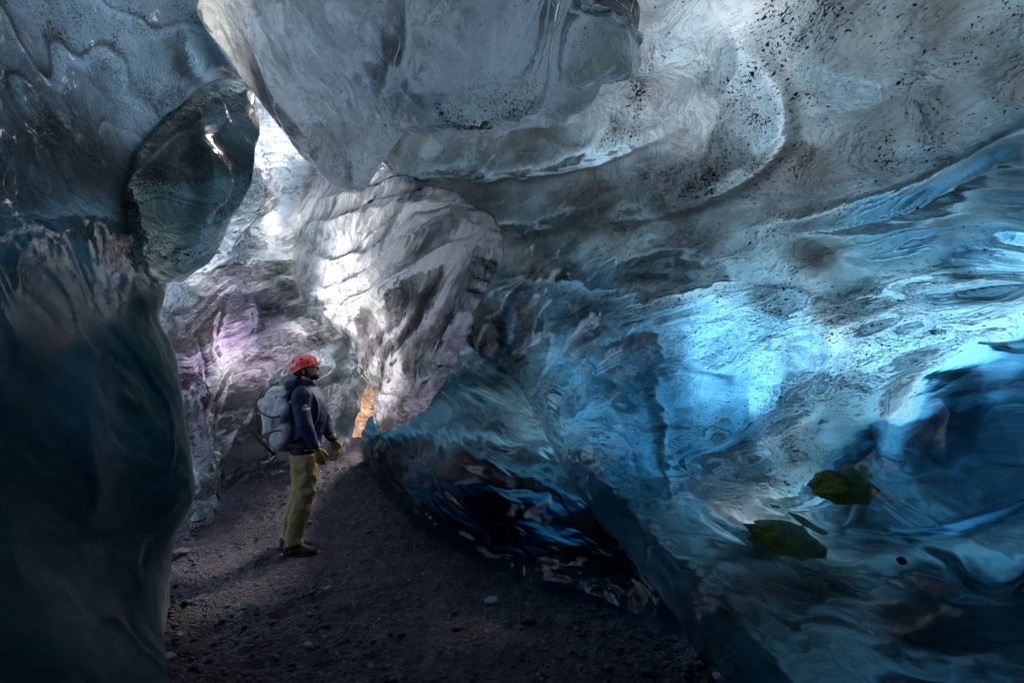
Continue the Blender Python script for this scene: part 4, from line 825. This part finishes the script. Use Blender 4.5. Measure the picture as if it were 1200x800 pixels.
while n < 3400:
    px = rng.uniform(190, 860); py = rng.uniform(560, 820); p = ground_px(px, py)
    edge = math.exp(-abs(px-(215 if px < 420 else 420+(py-540)*1.6))/40)
    if rng.uniform() > .25+edge: continue
    r = .004+.026*rng.uniform()**4
    rock_bm(bm, (p[0], p[1], ground_at(p[0], p[1])+r*.2), r, n, 1); n += 1
me = bpy.data.meshes.new('gravel'); bm.to_mesh(me); bm.free(); tag(link('gravel', me, M_rock), 'loose dark gravel scattered over the cave floor', 'gravel', kind='stuff')

# lumps in the right wall: silty ice boss and olive stones frozen in
def lump(name, label, cat, px, py, d, rx, rz, ry, mat, seed, rotz, disp=.3, tilt=0):
    bm = bmesh.new(); bmesh.ops.create_icosphere(bm, subdivisions=5, radius=1)
    A_ = np.array([v.co[:] for v in bm.verts]); k = 1+disp*fbm(A_*1.2+seed, 3, 4)+.05*(1-2*np.abs(fbm(A_*5+seed, 9, 3)))
    A_ = A_*k[:, None]*np.array([rx, ry, rz])
    for v, a in zip(bm.verts, A_): v.co = a
    me = bpy.data.meshes.new(name); bm.to_mesh(me); bm.free(); o = link(name, me, mat)
    r_ = Vector(FWD+((px-600)/F)*RIGHT+((400-py)/F)*UP).normalized(); ok, loc, nor, _ = bpy.data.objects['ice_wall'].ray_cast(Vector(CAM), r_)
    o.location = loc+r_*(rx*.45+.03) if ok else tuple(W([px], [py], [d])[0]); o.rotation_euler = (0, tilt, rotz)
    return tag(o, label, cat)
N = NT('olive_stone'); co = N.n('ShaderNodeTexCoord').outputs['Object']
c_ = N.mixc(N.ramp(N.noise(co, 9, 6, .7, 1.0), .35, .65), (.38, .34, .05, 1), (.75, .70, .20, 1))
b_ = N.n('ShaderNodeBump', {'Height': N.noise(co, 16, 5, .65, 1.5), 'Strength': 1, 'Distance': .03}).outputs[0]
N.t.links.new(N.mixs(.5, N.n('ShaderNodeBsdfPrincipled', {'Base Color': c_, 'Roughness': .3, 'Normal': b_}).outputs[0], N.n('ShaderNodeBsdfTranslucent', {'Color': c_}).outputs[0]), N.out.inputs['Surface']); M_olive = N.m
lump('olive_stone', 'larger olive stone frozen low in the blue right wall under the silty grey ice', 'stone', 925, 628, 2.62, .20, .085, .10, M_olive, 9, R_(-30), .5, R_(4))
lump('olive_stone', 'smaller olive-brown stone frozen in the right wall, up and right of the larger olive one', 'stone', 998, 570, 2.42, .13, .07, .08, M_olive, 14, R_(-30), .5, R_(-10))
lump('dark_pebble', 'single round dark pebble frozen in clear blue ice at lower right', 'stone', 1059, 656, 2.02, .018, .018, .015, M_rock, 3, 0)
# ------------------------------------------------------------------ light
w = bpy.data.worlds.new('World'); sc.world = w; w.use_nodes = True
nt = w.node_tree; bg = nt.nodes['Background']; sky = nt.nodes.new('ShaderNodeTexSky'); sky.sky_type = 'NISHITA'
sd = Vector((.36, .6, .71)).normalized()
sky.sun_disc = False; sky.sun_elevation = math.asin(sd.z); sky.sun_rotation = math.atan2(sd.x, sd.y); sky.dust_density = 1.5
nt.links.new(sky.outputs[0], bg.inputs[0]); bg.inputs[1].default_value = .15
sl = bpy.data.lights.new('sun', 'SUN'); sl.energy = 1.5; sl.angle = R_(16); sl.color = (1, .95, .9)
so = bpy.data.objects.new('sun', sl); COL.objects.link(so); so.rotation_euler = sd.to_track_quat('Z', 'Y').to_euler()
sc.view_settings.view_transform = 'Standard'; sc.view_settings.look = 'None'; sc.view_settings.gamma = 1; sc.view_settings.exposure = 1.75
sc.render.engine = 'CYCLES'; cy = sc.cycles
cy.max_bounces = 9; cy.transmission_bounces = 8; cy.diffuse_bounces = 2; cy.glossy_bounces = 3; cy.volume_bounces = 0
cy.use_denoising = True; cy.sample_clamp_indirect = 6; cy.caustics_reflective = False; cy.caustics_refractive = True
cy.use_adaptive_sampling = True; cy.adaptive_threshold = .03
